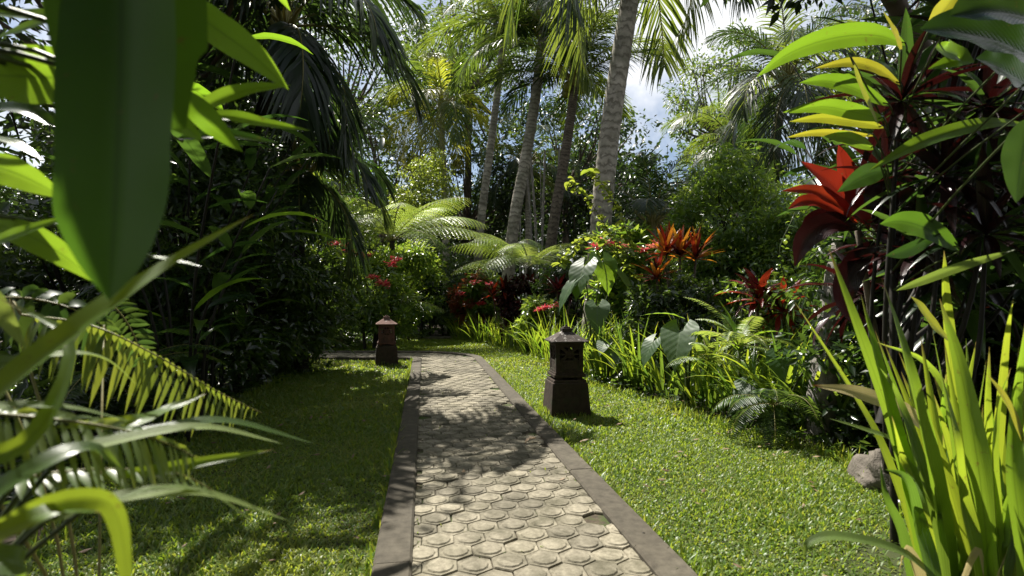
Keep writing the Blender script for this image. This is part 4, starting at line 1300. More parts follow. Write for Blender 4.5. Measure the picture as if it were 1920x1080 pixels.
# ================================================================== lanterns, rock, stump, litter
def lantern(label, loc, rz, body_mat, ped_mat, roof_mat, s=1.0, bow=True):
    root = thing('garden_lantern', label, 'lantern', (loc[0], loc[1], 0), rz, 'stone garden lanterns')
    root.scale = (s, s, s)
    mb = MB()
    box(mb, (0, 0, .155), (.365, .365, .31), taper=.87)
    box(mb, (0, 0, .322), (.30, .30, .026), taper=.97)
    o = link('pedestal', mb.mesh('pedestal', M[ped_mat], False), root)
    bv = o.modifiers.new('bevel', 'BEVEL'); bv.width = .008; bv.segments = 2
    for sx in (-1, 1):
        for sy in (-1, 1):
            mb = MB(); box(mb, (sx * .095, sy * .095, .345), (.045, .045, .022))
            link('foot', mb.mesh('foot', M[body_mat], False), root)
            mb = MB(); box(mb, (sx * .106, sy * .106, .535), (.036, .036, .23))
            link('post', mb.mesh('post', M[body_mat], False), root)
    mb = MB(); box(mb, (0, 0, .368), (.285, .285, .024), taper=1.0); box(mb, (0, 0, .388), (.262, .262, .016)); box(mb, (0, 0, .409), (.248, .248, .026))
    link('plinth', mb.mesh('plinth', M[body_mat], False), root)
    mb = MB(); box(mb, (0, 0, .652), (.252, .252, .028), taper=1.06)
    link('top_band', mb.mesh('top_band', M[body_mat], False), root)
    # pierced panels: lower slab, diagonal bars and a small rosette
    for q in range(4):
        mb = MB(); a = q * math.pi / 2
        def bar(x0, z0, x1, z1, w, y=-.108, th=.022):
            dx, dz = x1 - x0, z1 - z0; l = math.hypot(dx, dz); nx_, nz_ = -dz / l * w / 2, dx / l * w / 2
            V = [(x0 + nx_, y - th / 2, z0 + nz_), (x0 - nx_, y - th / 2, z0 - nz_), (x1 - nx_, y - th / 2, z1 - nz_), (x1 + nx_, y - th / 2, z1 + nz_)]
            V += [(v[0], y + th / 2, v[2]) for v in V]
            mb.add(V, Q=[[0, 1, 2, 3], [7, 6, 5, 4], [0, 4, 5, 1], [1, 5, 6, 2], [2, 6, 7, 3], [3, 7, 4, 0]])
        bar(0, .42, 0, .485, .178)
        bar(-.088, .485, .088, .63, .024, th=.020); bar(-.088, .63, .088, .485, .024, th=.017)
        bar(-.088, .5575, .088, .5575, .014, th=.014); bar(0, .485, 0, .635, .014, th=.012)
        bar(-.088, .494, .088, .494, .02, th=.024); bar(-.088, .628, .088, .628, .02, th=.024)
        for kx in (-1, 1):
            bar(kx * .045, .49, kx * .082, .525, .012, th=.015); bar(kx * .045, .632, kx * .082, .597, .012, th=.015)
        ang = np.linspace(0, 2 * np.pi, 13)
        for i in range(12):
            bar(.03 * math.cos(ang[i]), .5575 + .03 * math.sin(ang[i]), .03 * math.cos(ang[i + 1]), .5575 + .03 * math.sin(ang[i + 1]), .014, th=.026)
        link('pierced_panel', mb.mesh('pierced_panel', M[body_mat], False), root, (0, 0, 0), (0, 0, a))
    mb = MB(); tube(mb, [[0, 0, .42], [0, 0, .5], [0, 0, .58], [0, 0, .62]], [.07, .062, .055, .03], 10)  # dark core added inside to block the bright view through the openings
    link('dark_core', mb.mesh('dark_core', M['darkstone']), root)
    # concave hipped roof
    mb = MB(); prof_ = [(.145, .667), (.164, .664), (.166, .674), (.130, .697), (.092, .722), (.060, .745), (.046, .752)]
    V = []; k = 4
    for r_, z in prof_:
        for c in range(4):
            aa = math.pi / 4 + c * math.pi / 2
            for e in (0,):
                V.append((r_ * math.sqrt(2) * math.cos(aa), r_ * math.sqrt(2) * math.sin(aa), z))
    Q = [[r_ * 4 + i, r_ * 4 + (i + 1) % 4, (r_ + 1) * 4 + (i + 1) % 4, (r_ + 1) * 4 + i] for r_ in range(len(prof_) - 1) for i in range(4)]
    Q += [[3, 2, 1, 0], [24, 25, 26, 27]]
    mb.add(V, Q=Q)
    o = link('roof', mb.mesh('roof', M[roof_mat], False), root)
    mb = MB(); box(mb, (0, 0, .768), (.088, .088, .032), taper=1.12); box(mb, (0, 0, .7905), (.062, .062, .012)); box(mb, (0, 0, .806), (.03, .03, .02), taper=.5)
    link('finial', mb.mesh('finial', M[roof_mat], False), root)
    return root


lantern('dark carved garden lantern on a tapered pedestal, nearer one right of the path', LANTERNS[0], R(9), 'darkstone', 'darkstone', 'roofstone')
lantern('reddish carved garden lantern on a dark pedestal, farther one left of the path', LANTERNS[1], R(14), 'terracotta', 'darkstone', 'roofpink', .98)


def rock(label, loc, s, seed, mat='rock', name='rock'):
    g_ = np.random.default_rng(seed)
    nu, nv = 44, 28
    th = np.linspace(0, 2 * np.pi, nu, endpoint=False); ph = np.linspace(.02, np.pi - .02, nv)
    T_, P_ = np.meshgrid(th, ph)
    D = np.stack([np.cos(T_) * np.sin(P_), np.sin(T_) * np.sin(P_), np.cos(P_)], -1)
    r = np.ones(T_.shape)
    for i in range(16):
        v = norm(g_.normal(0, 1, 3)); r += .09 * np.sin((D @ v) * g_.uniform(2, 7) + g_.uniform(0, 6))
    for i in range(26):
        v = norm(g_.normal(0, 1, 3)); r += .035 * np.abs(np.sin((D @ v) * g_.uniform(6, 16) + g_.uniform(0, 6))) - .02
    r += g_.normal(0, .012, r.shape)
    V = (D * r[..., None] * np.array(s)).reshape(-1, 3)
    i = np.arange(nv - 1)[:, None] * nu; j = np.arange(nu)[None, :]; j2 = (j + 1) % nu
    Q = np.stack([i + j, i + nu + j, i + nu + j2, i + j2], -1).reshape(-1, 4)
    mb = MB(); mb.add(V, Q=Q)
    return tag(link(name, mb.mesh(name, M[mat]), None, loc), label, 'rock')


rock('rough grey rock at the lawn edge beside the tall lily blades', (gx(1695, 2.95), 3.0, .04), (.19, .2, .19), 3)
# soil mound round the foot of the tall lilies
rock('bare brown earth mound at the foot of the tall lily blades', (1.82, 2.05, -.02), (.38, .5, .08), 8, 'soil', 'earth_mound')

root = thing('tree_stump', 'grey furrowed leaning tree trunk among the red ti plants', 'tree trunk', (gx(1540, 4.1), 4.1, 0))
mb = MB()
ks = 18; s = np.linspace(0, 1, ks)
P = catmull([[-.02, 0, -.02], [.02, 0, .5], [.10, .03, 1.0], [.2, .05, 1.5]], ks)
sides = 22
tube(mb, P, .10 - .03 * s, sides)
gq = np.random.default_rng(5); ridge = 1 + .12 * np.sin(np.arange(sides) * 2.9) + gq.normal(0, .05, sides)
Vv = mb.V[0]; body = Vv[:ks * sides].reshape(ks, sides, 3); c = body.mean(1, keepdims=True)
body[:] = c + (body - c) * ridge[None, :, None] * (1 + .04 * np.sin(s * 40))[:, None, None]
link('trunk', mb.mesh('trunk', M['bark_grey']), root)

rl_ = np.random.default_rng(12)
lx = rl_.uniform(-3.2, 2.2, 420); ly = rl_.uniform(1.8, 9, 420)
kl = path_near(lx, ly) > HALF + .02
kl |= rl_.random(420) < .10
lx, ly = lx[kl], ly[kl]; m = len(lx)
onp = path_near(lx, ly) < HALF
mb = MB(); L = rl_.uniform(.018, .06, m)
cards(mb, np.c_[lx, ly, np.where(onp, .068, .045)], np.c_[rl_.normal(0, 1, (m, 2)), rl_.normal(0, .12, m)], rl_.normal(0, .25, (m, 3)) + [0, 0, 1], L, L * .22, None, -.18)
tag(link('leaf_litter', mb.mesh('leaf_litter', M['dry'])), 'small dry fallen leaves scattered over the lawn and path', 'leaf litter', kind='stuff')
root = thing('fallen_leaf', 'curled dry leaf lying on the path beside the right kerb', 'leaf', (gx(1006, 3.85), 3.85, .075), .6)
link('blade', arch('dry', 84, 70, .45, 'lance', .5, .2, 9, 4), root, (0, 0, .005), (0, 0, 1.2), (.10,) * 3)
link('stalk', tube(MB(), [[0, 0, 0], [.02, -.03, .01], [.05, -.05, .002]], .002, 5).mesh('stalk', M['bark']), root)
root = thing('seed_pod', 'small dark seed on the right kerb near the bottom', 'seed', (gx(1207, 2.31), 2.31, .066))
link('husk', tube(MB(), [[-.012, 0, .004], [0, 0, .006], [.012, .004, .004]], [.003, .006, .002], 7).mesh('husk', M['stem_dark']), root)

# ================================================================== foreground, left
def plant_root(name, label, x, y, cat='plant', group=None):
    return thing(name, label, cat, (x, y, 0), 0, group), np.array([x, y, 0.0])


STEM = None


def fleaf(root, o, pts, wpx, mat, kind='lance', hint=None, fold=.25, wave=.05, k=18, nx=6, name='leaf', seed=0, label=None):
    """a leaf through pixel points (px, py, dist); wpx = full width in pixels at the middle distance"""
    W = np.array([at(*p) for p in pts])
    P = catmull(W, k) - o
    dm = np.mean([p[2] for p in pts])
    t = np.linspace(0, 1, k)
    if hint is None:
        hint = np.array([0, 0, CH]) - W.mean(0) + np.array([0, 0, .35])
    wv = prof(kind, t) * wpx if not isinstance(wpx, (list, tuple)) else np.interp(t, np.linspace(0, 1, len(wpx)), wpx)
    mb = MB(); ribbon(mb, P, wv / F * dm / 2, norm(hint), fold, nx, wave, 0.0, 0, seed)
    if STEM is not None:
        S_ = catmull(np.array(STEM, float), 30) - o
        q = S_[np.argmin(np.linalg.norm(S_ - P[0], axis=1) + np.where(S_[:, 2] > P[0][2] + .1, .3, 0))]
        mid = (q + P[0]) / 2 + np.array([0, 0, .02]) + (P[0] - P[1]) * .3
        tube(mb, catmull([q, mid, P[0], P[1]], 9), np.linspace(.0045, .0025, 9), 6, m=1)
    ob = link(name, mb.mesh(name, [M[mat], M['stem']]), root)
    if label: ob["label"] = label
    return ob


def fstem(root, o, pts, r0, r1, mat='stem', name='stem'):
    P = catmull(np.array(pts), 14) - o
    return link(name, tube(MB(), P, np.linspace(r0, r1, 14), 8).mesh(name, M[mat]), root)


# --- big-leaved plant hanging in from the top left
root, o = plant_root('broad_leaf_plant', 'very large out-of-focus hanging green leaves at the left, closest to the camera', -.92, .78)
STEM = [[-.92, .78, 0], [-.86, .76, .9], [-.72, .74, 1.6], [-.42, .66, 1.86]]
fstem(root, o, STEM, .016, .008)
fleaf(root, o, [(240, -240, .66), (242, -100, .65), (246, 20, .64), (262, 130, .64), (304, 195, .64), (348, 240, .64)], [60, 190, 255, 272, 274, 268, 250, 205, 150, 80, 3], 'broad_mid', None, (.15, -1, .15), .10, .02, 24, 8)
fleaf(root, o, [(228, -170, .58), (228, 60, .57), (221, 280, .56), (214, 430, .55), (205, 562, .55)], [120, 215, 238, 242, 240, 236, 232, 218, 176, 110, 3], 'broad_mid', None, (-.1, -1, .1), .12, .02, 26, 8)
fleaf(root, o, [(330, 0, .95), (400, 50, .97), (475, 105, 1.0), (541, 168, 1.02)], 62, 'broad', 'lance', (.3, -1, -.05))
fleaf(root, o, [(330, 5, 1.0), (390, 25, 1.02), (447, 60, 1.05)], 36, 'broad', 'lance', (.3, -1, .0))
fleaf(root, o, [(330, 235, 1.0), (400, 192, 1.0), (470, 168, 1.02), (545, 160, 1.05)], 38, 'broad', 'lance', (0, -.9, .35))
fleaf(root, o, [(330, 225, 1.05), (420, 218, 1.08), (500, 232, 1.1), (582, 245, 1.12)], 30, 'broad', 'lance', (0, -.8, .5))
fleaf(root, o, [(330, 260, 1.1), (420, 252, 1.12), (522, 268, 1.15)], 28, 'broad_dark', 'lance', (0, -.8, .5))
fleaf(root, o, [(335, 170, .9), (370, 205, .9), (410, 245, .92), (455, 285, .93)], 46, 'broad', 'lance', (.4, -1, .0))
fleaf(root, o, [(280, 200, .8), (330, 225, .8), (382, 266, .82)], 40, 'broad', 'lance', (.3, -1, .0))
fleaf(root, o, [(190, 150, .85), (80, 145, .84), (-90, 138, .82)], 112, 'broad', 'ellipse', (.2, -1, .0))
fleaf(root, o, [(160, 20, 1.0), (80, 45, 1.0), (-30, 80, 1.0)], 50, 'broad', 'lance', (.1, -.7, .6))
fleaf(root, o, [(120, 30, 1.1), (40, 30, 1.1), (-60, 15, 1.1)], 44, 'broad', 'lance', (.1, -.7, .6))
fleaf(root, o, [(-60, 300, .9), (30, 325, .9), (125, 372, .92)], 58, 'broad', 'lance', (.2, -1, .0))
fleaf(root, o, [(-60, 250, 1.0), (20, 268, 1.0), (80, 300, 1.0)], 34, 'broad', 'lance', (.2, -.3, .9))
fleaf(root, o, [(-40, 410, .85), (50, 440, .85), (120, 480, .86), (180, 530, .88)], 50, 'broad', 'lance', (.3, -1, .0))
fleaf(root, o, [(-70, 480, .8), (30, 440, .8), (130, 405, .82)], 30, 'broad', 'lance', (0, -.8, .5))
fleaf(root, o, [(-60, 210, 1.2), (40, 205, 1.2), (110, 240, 1.2)], 50, 'broad_dark', 'lance', (.2, -.6, .7))
fleaf(root, o, [(280, 480, 1.0), (330, 490, 1.0), (378, 500, 1.02)], 20, 'broad', 'lance', (.2, -.3, .9))
for q in range(26):     # leaves added to the same plant, unseen above, to shade the big leaf
    gg = random.Random(q + 50)
    a = np.array([-.66 + gg.gauss(0, .09), .86 + gg.gauss(0, .08), gg.uniform(1.85, 2.05)])
    link('leaf', arch('broad', 60, 60, .24, 'lance', .25, .05, 10, 4), root, a - o, (0, 0, gg.uniform(-3, 3)), (gg.uniform(.2, .3),) * 3)
for q in range(14):     # the same plant carries on unseen above, also shading the big leaf
    gg = random.Random(q)
    a = np.array([-.75 + gg.gauss(0, .12), .72 + gg.gauss(0, .1), gg.uniform(1.65, 2.3)])
    link('leaf', arch('broad', 60, 60, .24, 'lance', .25, .05, 10, 4), root, a - o, (0, 0, gg.uniform(-2.6, .6)), (gg.uniform(.45, .65),) * 3)

# --- crossing blade and arching blades, bottom left
root, o = plant_root('crinum_lily', 'out-of-focus lily with a long blade crossing the left side diagonally', -.80, .55, group='foreground strap-leaved lilies')
STEM = [[-.80, .55, 0], [-.78, .6, .25], [-.74, .66, .55]]
fstem(root, o, STEM, .02, .012)
fleaf(root, o, [(-330, 1050, .50), (-120, 850, .52), (60, 690, .58), (220, 570, .64), (350, 480, .72), (476, 402, .80)], 70, 'blade', 'strap', (-.25, -.8, .55), .45, .0, 26)
fleaf(root, o, [(-330, 1000, .6), (-100, 880, .6), (60, 820, .62), (130, 640, .7), (0, 560, .75)], 40, 'blade', 'blade', (.2, -.8, .5))
fleaf(root, o, [(-200, 900, .7), (20, 700, .8), (120, 665, .85), (200, 675, .9), (262, 727, .95)], 26, 'blade_pale', 'strap', (0, -.4, .9), .3)
fleaf(root, o, [(-120, 480, .75), (-20, 560, .75), (50, 655, .76)], 40, 'blade_pale', 'lance', (.4, -.7, .4))
fleaf(root, o, [(-200, 790, .6), (0, 762, .62), (130, 765, .66), (250, 792, .72)], 26, 'blade_pale', 'strap', (0, -.35, .9), .25)
fleaf(root, o, [(100, 800, .8), (250, 790, .82), (320, 765, .9), (386, 738, .95)], 26, 'blade', 'lance', (.1, -.8, .5))
fleaf(root, o, [(100, 850, .75), (300, 805, .82), (430, 790, .9), (590, 832, 1.0)], 26, 'blade_dark', 'strap', (0, -.5, .8), .25)
fleaf(root, o, [(120, 850, .72), (290, 812, .78), (400, 803, .84), (530, 832, .92)], 30, 'blade_pale', 'strap', (0, -.4, .9), .25)
fleaf(root, o, [(150, 900, .8), (300, 880, .82), (400, 862, .86), (514, 843, .92)], 22, 'blade', 'lance', (.1, -.8, .5))
fleaf(root, o, [(-200, 1060, .5), (0, 1000, .52), (110, 955, .55), (190, 960, .58)], 46, 'blade', 'lance', (0, -.6, .75))
fleaf(root, o, [(-150, 1100, .55), (60, 960, .55), (180, 935, .56), (222, 975, .56), (238, 1090, .55), (245, 1180, .54)], 38, 'blade', 'strap', (.1, -.95, .3), .2)
fleaf(root, o, [(80, 980, .62), (220, 935, .64), (380, 925, .7), (545, 978, .8)], 34, 'blade_pale', 'strap', (0, -.4, .9), .25)
fleaf(root, o, [(150, 960, .6), (300, 915, .66), (400, 930, .72), (490, 990, .78)], 14, 'blade_pale', 'strap', (0, -.4, .9), .25)
fleaf(root, o, [(-100, 1000, .6), (30, 900, .62), (160, 840, .68), (230, 880, .72)], 46, 'blade_dark', 'strap', (0, -.6, .8), .3)
fleaf(root, o, [(-180, 1150, .55), (-60, 1060, .56), (40, 1060, .58), (50, 1090, .6)], 60, 'blade_dark', 'strap', (0, -.6, .8), .3)
fleaf(root, o, [(-300, 760, .55), (-100, 690, .58), (20, 680, .6), (90, 660, .62)], 40, 'blade_dark', 'strap', (0, -.6, .8), .3)


def near_frond(root, o, pts, width_px, n, mat, hint, seed=0, side_bias=(1, 1), sweep=.45, lw=.30, hang=.25):
    """foreground fern frond with every leaflet a mesh of its own"""
    W = np.array([at(*p) for p in pts]); P = catmull(W, 40) - o
    T = tangents(P); hint = norm(np.array(hint, float))
    fm = tube(MB(), P, np.linspace(.0026, .0008, 40), 6)
    tube(fm, catmull([[0, 0, 0], [P[0][0] * .3, P[0][1] * .3, P[0][2] * .6], P[0] - (P[2] - P[0]) * .6, P[0]], 14), .0028, 6)
    ax = link('frond', fm.mesh('frond', M['rachis']), root)
    dm = np.mean([p[2] for p in pts]); wd = width_px / F * dm
    g_ = np.random.default_rng(seed)
    for i in range(n):
        q = .06 + .93 * i / (n - 1); k = min(39, int(q * 39))
        s = norm(np.cross(T[k], hint)); nn = np.cross(s, T[k])
        ln = wd * (math.sin(math.pi * min(1, .22 + .78 * q)) ** .75 + .04) * g_.uniform(.92, 1.06)
        for sd_, bias in zip((-1, 1), side_bias):
            if g_.random() < .05: continue
            d = norm(s * sd_ + T[k] * (sweep + g_.normal(0, .07)) + nn * g_.normal(0, .14))
            ln2 = ln * g_.uniform(.82, 1.06)
            tt = np.linspace(0, 1, 7)
            Q = P[k] + d * (tt * ln2 * bias)[:, None] + np.array([0, 0, -1]) * (hang * g_.uniform(.6, 1.5) * ln2 * tt ** 2)[:, None]
            mb = MB(); ribbon(mb, Q, prof('lance', tt) * ln * lw / 2, nn + s * g_.normal(0, .3), .2, 2, .1, 0, 0, i)
            link('leaflet', mb.mesh('leaflet', M[mat]), ax)


root, o = plant_root('sword_fern', 'out-of-focus fern at the lower left with pale and backlit fronds', -.75, 1.0, 'fern', 'sword ferns')
near_frond(root, o, [(40, 590, 1.15), (170, 610, 1.15), (290, 665, 1.18), (400, 730, 1.22), (492, 775, 1.26)], 92, 42, 'fern_near', (.1, -.75, .6), 1, (.10, 1.0), .25, .10, .35)
near_frond(root, o, [(-120, 770, .72), (40, 780, .74), (200, 800, .78), (310, 830, .82), (385, 868, .86)], 130, 40, 'fern_near', (0, -.62, .75), 2, (.35, 1.0), .65, .085, .2)
near_frond(root, o, [(-60, 930, .7), (80, 890, .74), (220, 880, .8), (340, 890, .86), (440, 945, .92)], 60, 24, 'fern_near', (0, -.3, .95), 3, (.5, 1.0), .3, .26, .25)
near_frond(root, o, [(200, 560, 1.6), (235, 600, 1.6), (260, 650, 1.6), (270, 700, 1.6)], 40, 16, 'fern_dark', (0, -.8, .6), 4, (1, 1), .3, .26, .2)
near_frond(root, o, [(-60, 560, 1.2), (60, 560, 1.2), (160, 590, 1.22), (240, 650, 1.25)], 80, 20, 'fern_dark', (0, -.8, .6), 5, (.6, 1), .3, .26, .3)

# ================================================================== foreground, right
root, o = plant_root('crinum_lily', 'tall bright yellow-green lily blades standing at the lower right', 1.62, 1.80, group='foreground strap-leaved lilies')
STEM = None
BL = [([(1760, 1300), (1735, 1050), (1680, 820), (1610, 620), (1553, 464)], 1.75, 52, 'blade_light'),
      ([(1765, 1300), (1730, 1050), (1690, 850), (1650, 690), (1614, 552)], 1.7, 48, 'blade_light'),
      ([(1800, 1300), (1775, 1080), (1745, 880), (1700, 680), (1653, 522)], 1.65, 66, 'blade_light'),
      ([(1870, 1300), (1855, 1080), (1835, 880), (1800, 690), (1762, 560)], 1.6, 70, 'blade_light'),
      ([(1830, 1300), (1815, 1000), (1790, 760), (1772, 560), (1770, 470)], 2.0, 50, 'blade'),
      ([(1740, 1300), (1720, 1060), (1660, 860), (1600, 740), (1490, 566)], 1.85, 40, 'blade'),
      ([(1850, 1300), (1850, 1000), (1870, 760), (1885, 620), (1900, 560)], 1.75, 46, 'blade'),
      ([(1880, 1300), (1890, 1050), (1920, 850), (1945, 680), (1960, 560)], 1.6, 60, 'blade_light'),
      ([(1800, 1300), (1790, 1100), (1770, 950), (1765, 800), (1775, 690)], 1.9, 40, 'blade_light'),
      ([(1750, 1300), (1745, 1100), (1720, 950), (1690, 860), (1672, 780)], 1.6, 46, 'blade'),
      ([(1840, 1300), (1830, 1080), (1800, 930), (1790, 820), (1765, 700)], 1.55, 60, 'blade'),
      ([(1780, 1300), (1750, 1100), (1720, 980), (1700, 900), (1660, 880)], 1.5, 50, 'blade_dark'),
      ([(1900, 1300), (1890, 1100), (1860, 900), (1850, 780), (1855, 650)], 1.7, 44, 'blade'),
      ([(1930, 1300), (1920, 1050), (1900, 880), (1905, 740), (1925, 590)], 1.45, 54, 'blade_light'),
      ([(1860, 1300), (1840, 1050), (1820, 850), (1745, 690), (1640, 640)], 1.9, 36, 'blade_light'),
      ([(1760, 1300), (1745, 1080), (1735, 900), (1720, 780), (1690, 620)], 1.95, 44, 'blade'),
      ([(1810, 1300), (1800, 1080), (1790, 920), (1810, 740), (1830, 640)], 2.0, 40, 'blade'),
      ([(1870, 1300), (1880, 1080), (1930, 930), (1970, 880), (2010, 900)], 1.5, 44, 'blade_dark'),
      ([(1740, 1300), (1715, 1120), (1690, 1000), (1660, 930), (1650, 870)], 1.7, 36, 'blade_dark'),
      ([(1890, 1300), (1870, 1040), (1860, 860), (1870, 760), (1895, 690)], 1.55, 46, 'blade'),
      ([(1790, 1300), (1760, 1020), (1715, 840), (1680, 740), (1650, 690)], 1.6, 40, 'blade_dark')]
for i, (pp, d, w, mt) in enumerate(BL):
    gg = random.Random(i)
    fleaf(root, o, [(x, y, d + .0002 * (1300 - y) * gg.uniform(-1, 1)) for x, y in pp], w * .66, mt, 'blade', (gg.uniform(-.6, .6), -1, .1), .5, .03, 24, 4, seed=i)
STEM = None
for i in range(44):
    gg = random.Random(900 + i)
    bx, tx, ty = gg.uniform(1730, 1930), gg.uniform(1640, 1960), gg.uniform(600, 860)
    bx = .55 * bx + .45 * (1720 + (tx - 1640) * .62)
    d = gg.uniform(1.6, 2.15)
    fleaf(root, o, [(bx, 1280, d), (bx + (tx - bx) * .12, 1080, d), (bx + (tx - bx) * .5, (1080 + ty) / 2 - 20, d + gg.uniform(-.05, .05)), (tx, ty, d + gg.uniform(-.12, .12))], gg.uniform(18, 36), gg.choice(('blade', 'blade_light', 'blade_dark', 'blade')), 'blade', (gg.uniform(-.7, .7), -1, .1), .5, .03, 20, 4, seed=i)
for i in range(9):
    gg = random.Random(950 + i)
    bx = gg.uniform(1740, 1900); d = gg.uniform(1.5, 1.9); tx = bx + gg.uniform(-110, 110)
    fleaf(root, o, [(bx, 1260, d), (bx + (tx - bx) * .3, 1120, d), (bx + (tx - bx) * .8, 1030, d), (tx, gg.uniform(1040, 1110), d)], gg.uniform(14, 26), 'blade_dead', 'blade', (gg.uniform(-.7, .7), -1, .3), .5, .2, 16, 4, seed=i)
fleaf(root, o, [(1760, 830, 1.75), (1700, 775, 1.75), (1610, 738, 1.75), (1523, 722, 1.75)], 36, 'blade_dead', 'lance', (0, -.8, .6), .25, .1, label='withered cream leaf with a brown tip')
fleaf(root, o, [(1740, 900, 1.75), (1680, 830, 1.75), (1620, 805, 1.75), (1553, 784, 1.75)], 14, 'blade_pale', 'lance', (0, -.5, .8))
fleaf(root, o, [(1790, 1130, 1.5), (1700, 1040, 1.5), (1580, 1006, 1.5), (1520, 1015, 1.5), (1506, 1045, 1.5)], 20, 'blade_pale', 'strap', (0, -.5, .8), .25)
fleaf(root, o, [(1780, 640, 1.9), (1750, 610, 1.9), (1725, 575, 1.9), (1708, 556, 1.9)], 26, 'broad_yellow', 'lance', (.2, -.8, .5))
fleaf(root, o, [(1930, 860, 1.5), (1890, 760, 1.5), (1850, 700, 1.5)], 22, 'broad_yellow', 'lance', (.2, -.8, .5))

# --- big shrub with long leaves, top right
root, o = plant_root('dragon_tree', 'dark overhanging shrub with long green and yellow leaves at the upper right', 1.62, 2.35, 'shrub')
fstem(root, o, [[1.62, 2.35, 0], [1.60, 2.33, .8], [1.72, 2.5, 1.6], [1.80, 2.55, 2.2]], .016, .010, 'stem_dark', 'trunk')
fstem(root, o, [[1.62, 2.38, .8], [1.85, 2.5, 1.5], [2.1, 2.5, 2.2]], .014, .009, 'stem_dark', 'branch')
STEM = [[1.62, 2.35, 0], [1.60, 2.33, .8], [1.72, 2.5, 1.6], [1.80, 2.55, 2.2]]
RL = [([(1700, 85), (1640, 66), (1560, 72), (1480, 100), (1418, 145)], 2.1, 44, 'broad', (.25, -1, -.1)),
      ([(1690, 160), (1640, 128), (1590, 118), (1528, 128)], 2.15, 24, 'broad_yellow', (.2, -1, .1)),
      ([(1670, 200), (1600, 165), (1550, 152), (1500, 155)], 2.1, 34, 'broad', (.2, -1, .0)),
      ([(1640, 160), (1590, 148), (1540, 160)], 2.2, 20, 'broad', (.2, -1, .1)),
      ([(1660, 225), (1600, 210), (1540, 200), (1468, 211)], 2.0, 32, 'broad', (.25, -1, -.1)),
      ([(1660, 240), (1600, 228), (1540, 222), (1480, 228)], 2.05, 22, 'broad_yellow', (.25, -1, -.1)),
      ([(1640, 255), (1570, 250), (1520, 250), (1474, 258)], 2.1, 14, 'broad_yellow', (.25, -1, -.1)),
      ([(1598, 112), (1612, 160), (1630, 200), (1648, 238)], 1.9, 22, 'broad_yellow', (.5, -.8, .2)),
      ([(1640, 280), (1590, 260), (1545, 255)], 2.0, 26, 'broad', (.25, -1, -.1)),
      ([(1690, 100), (1675, 60), (1655, 20)], 2.0, 26, 'broad_yellow', (.5, -.8, .2)),
      ([(1740, 60), (1770, 20), (1800, -20)], 1.9, 40, 'broad_yellow', (.2, -.8, .2)),
      ([(1930, 235), (1850, 232), (1750, 258), (1690, 285), (1630, 320)], 1.9, 32, 'broad', (0, -.8, .5)),
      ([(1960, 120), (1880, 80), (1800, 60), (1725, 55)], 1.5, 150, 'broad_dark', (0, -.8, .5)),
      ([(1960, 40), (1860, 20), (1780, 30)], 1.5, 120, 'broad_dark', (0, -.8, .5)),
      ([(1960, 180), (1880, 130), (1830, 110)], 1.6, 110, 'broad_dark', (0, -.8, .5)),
      ([(1930, 220), (1915, 300), (1905, 380)], 1.4, 70, 'broad_dark', (-.3, -.9, .1)),
      ([(1760, 80), (1770, 95), (1800, 110), (1740, 130)], 1.8, 60, 'broad', (0, -.8, .5)),
      ([(1800, 470), (1740, 430), (1690, 415), (1650, 420)], 2.0, 46, 'broad_mid', (.2, -1, .0)),
      ([(1760, 440), (1700, 470), (1660, 480)], 2.0, 26, 'broad_dark', (.2, -1, .0)),
      ([(1900, 470), (1800, 500), (1720, 530), (1680, 545)], 1.8, 18, 'blade_pale', (.2, -1, .1)),
      ([(1660, 320), (1620, 330), (1570, 360)], 2.2, 40, 'broad_dark', (.2, -1, .1))]
for i, (pp, d, w, mt, hn) in enumerate(RL):
    fleaf(root, o, [(x, y, d) for x, y in pp], w, mt, 'lance', hn, .22, .05, 16, 6, seed=i)
gg = random.Random(77)
nodes = []
for q in range(26):
    z = gg.uniform(.7, 2.9)
    y_ = gg.uniform(2.3, 3.4)
    nodes.append(np.array([y_ * gg.uniform(.78, 1.02), y_, z]))
for q, p in enumerate(nodes):     # the dark mass of leaves behind, and more above the frame added for shade
    b0 = np.array([1.66, 2.45, min(.45 * p[2], 1.2)])
    fstem(root, o, [b0, (b0 + p) / 2 + np.array([.05, .05, -.12]), p], .010, .005, 'stem_dark', 'branch')
    for j in range(13):
        me = arch(gg.choice(('broad_dark', 'broad_dark', 'broad_dark', 'ti_dark')), gg.choice((36, 60, 84, 108)), gg.choice((40, 60)), .17, 'lance', .25, .05, 10, 4)
        link('leaf', me, root, p - o + np.array([gg.gauss(0, .02), gg.gauss(0, .02), gg.uniform(-.14, .04)]), (gg.gauss(0, .2), gg.gauss(0, .2), j * GA), (gg.uniform(.28, .48),) * 3)
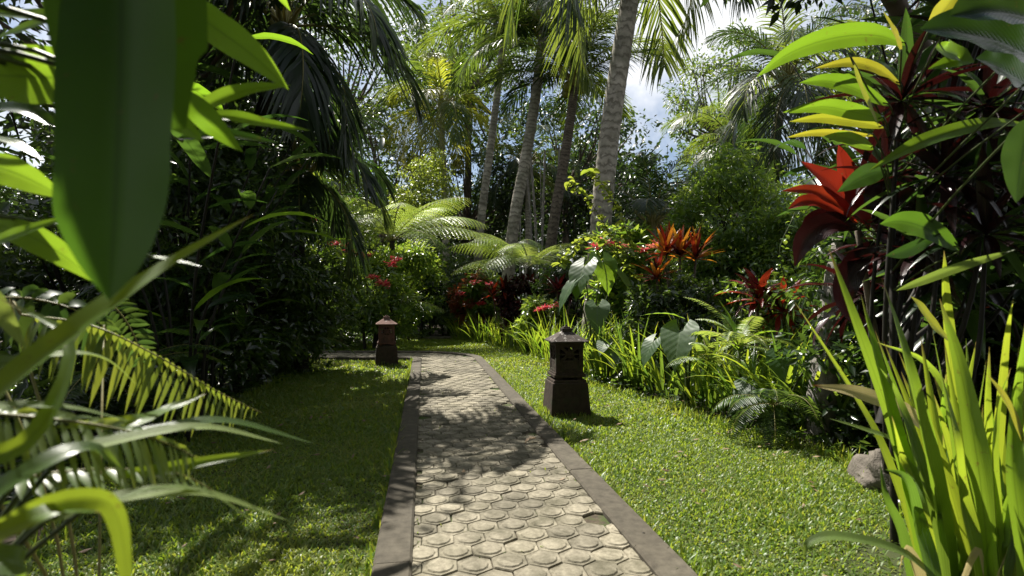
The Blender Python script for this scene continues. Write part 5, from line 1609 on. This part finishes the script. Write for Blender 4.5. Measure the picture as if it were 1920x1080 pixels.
for hx, hy, hd, nn in ((1690, 190, 2.25, 26), (1770, 330, 2.2, 26), (1850, 440, 2.1, 24), (1730, 470, 2.35, 24), (1850, 200, 2.2, 24), (1660, 330, 2.5, 22)):
    hp = at(hx, hy, hd) - o
    fstem(root, o, [np.array([1.62, 2.4, .3]), (hp + o) * [.96, 1.0, .55], hp + o], .012, .007, 'stem_dark', 'branch')
    for q in range(nn):
        p0 = 24 * round((20 + 110 * q / nn) / 24)
        me = arch(gg.choice(('broad_dark', 'ti_dark', 'ti_dark')), p0, 40, .13, 'lance', .3, .05, 10, 4)
        link('leaf', me, root, hp, (gg.gauss(0, .1), gg.gauss(0, .1), q * GA), (gg.uniform(.26, .40),) * 3)
gp = [np.array([1.6, 2.4, .5]), np.array([2.1, 2.7, 1.5]), np.array([2.4, 2.9, 2.6])]
fstem(root, o, gp, .03, .012, 'stem_dark', 'branch')

# --- big red ti plant
root, o = plant_root('ti_plant', 'big red ti plant with glowing backlit leaves at the right', 2.2, 3.0, 'ti plant', 'red ti plants')
fstem(root, o, [[2.2, 3.0, 0], [1.9, 2.85, .7], [1.67, 2.68, 1.38]], .022, .014, 'bark', 'stem')
STEM = [[2.2, 3.0, 0], [1.9, 2.85, .7], [1.67, 2.68, 1.38]]
for i, (pp, w, mt) in enumerate([
        ([(1625, 420), (1590, 380), (1550, 340), (1503, 303)], 62, 'ti_red'), ([(1610, 400), (1590, 340), (1572, 272)], 50, 'ti_red'),
        ([(1610, 410), (1560, 375), (1520, 358), (1466, 358)], 34, 'ti_red'), ([(1610, 420), (1550, 385), (1510, 378), (1478, 392)], 34, 'ti_red'),
        ([(1630, 430), (1605, 380), (1585, 382), (1572, 402)], 44, 'ti_red'), ([(1640, 410), (1650, 350), (1640, 290)], 60, 'ti_maroon'),
        ([(1640, 420), (1680, 370), (1690, 310)], 60, 'ti_dark'), ([(1630, 420), (1700, 400), (1760, 420)], 50, 'ti_dark'),
        ([(1610, 430), (1560, 420), (1510, 450), (1490, 500)], 50, 'ti_dark'),
        ([(1640, 440), (1690, 470), (1720, 540)], 50, 'ti_dark'), ([(1600, 430), (1540, 410), (1500, 430)], 40, 'ti_dark'),
        ([(1640, 450), (1600, 500), (1580, 560), (1600, 610)], 46, 'ti_dark')]):
    fleaf(root, o, [(x, y, 2.6 + .05 * math.sin(i * 2.1)) for x, y in pp], w, mt, 'lance', (-.1, -.8, .5), .3, .08, 16, 6, seed=i)

print('objects', len(bpy.data.objects), 'pavers', npav, 'tris', sum(len(m.polygons) for m in bpy.data.meshes))
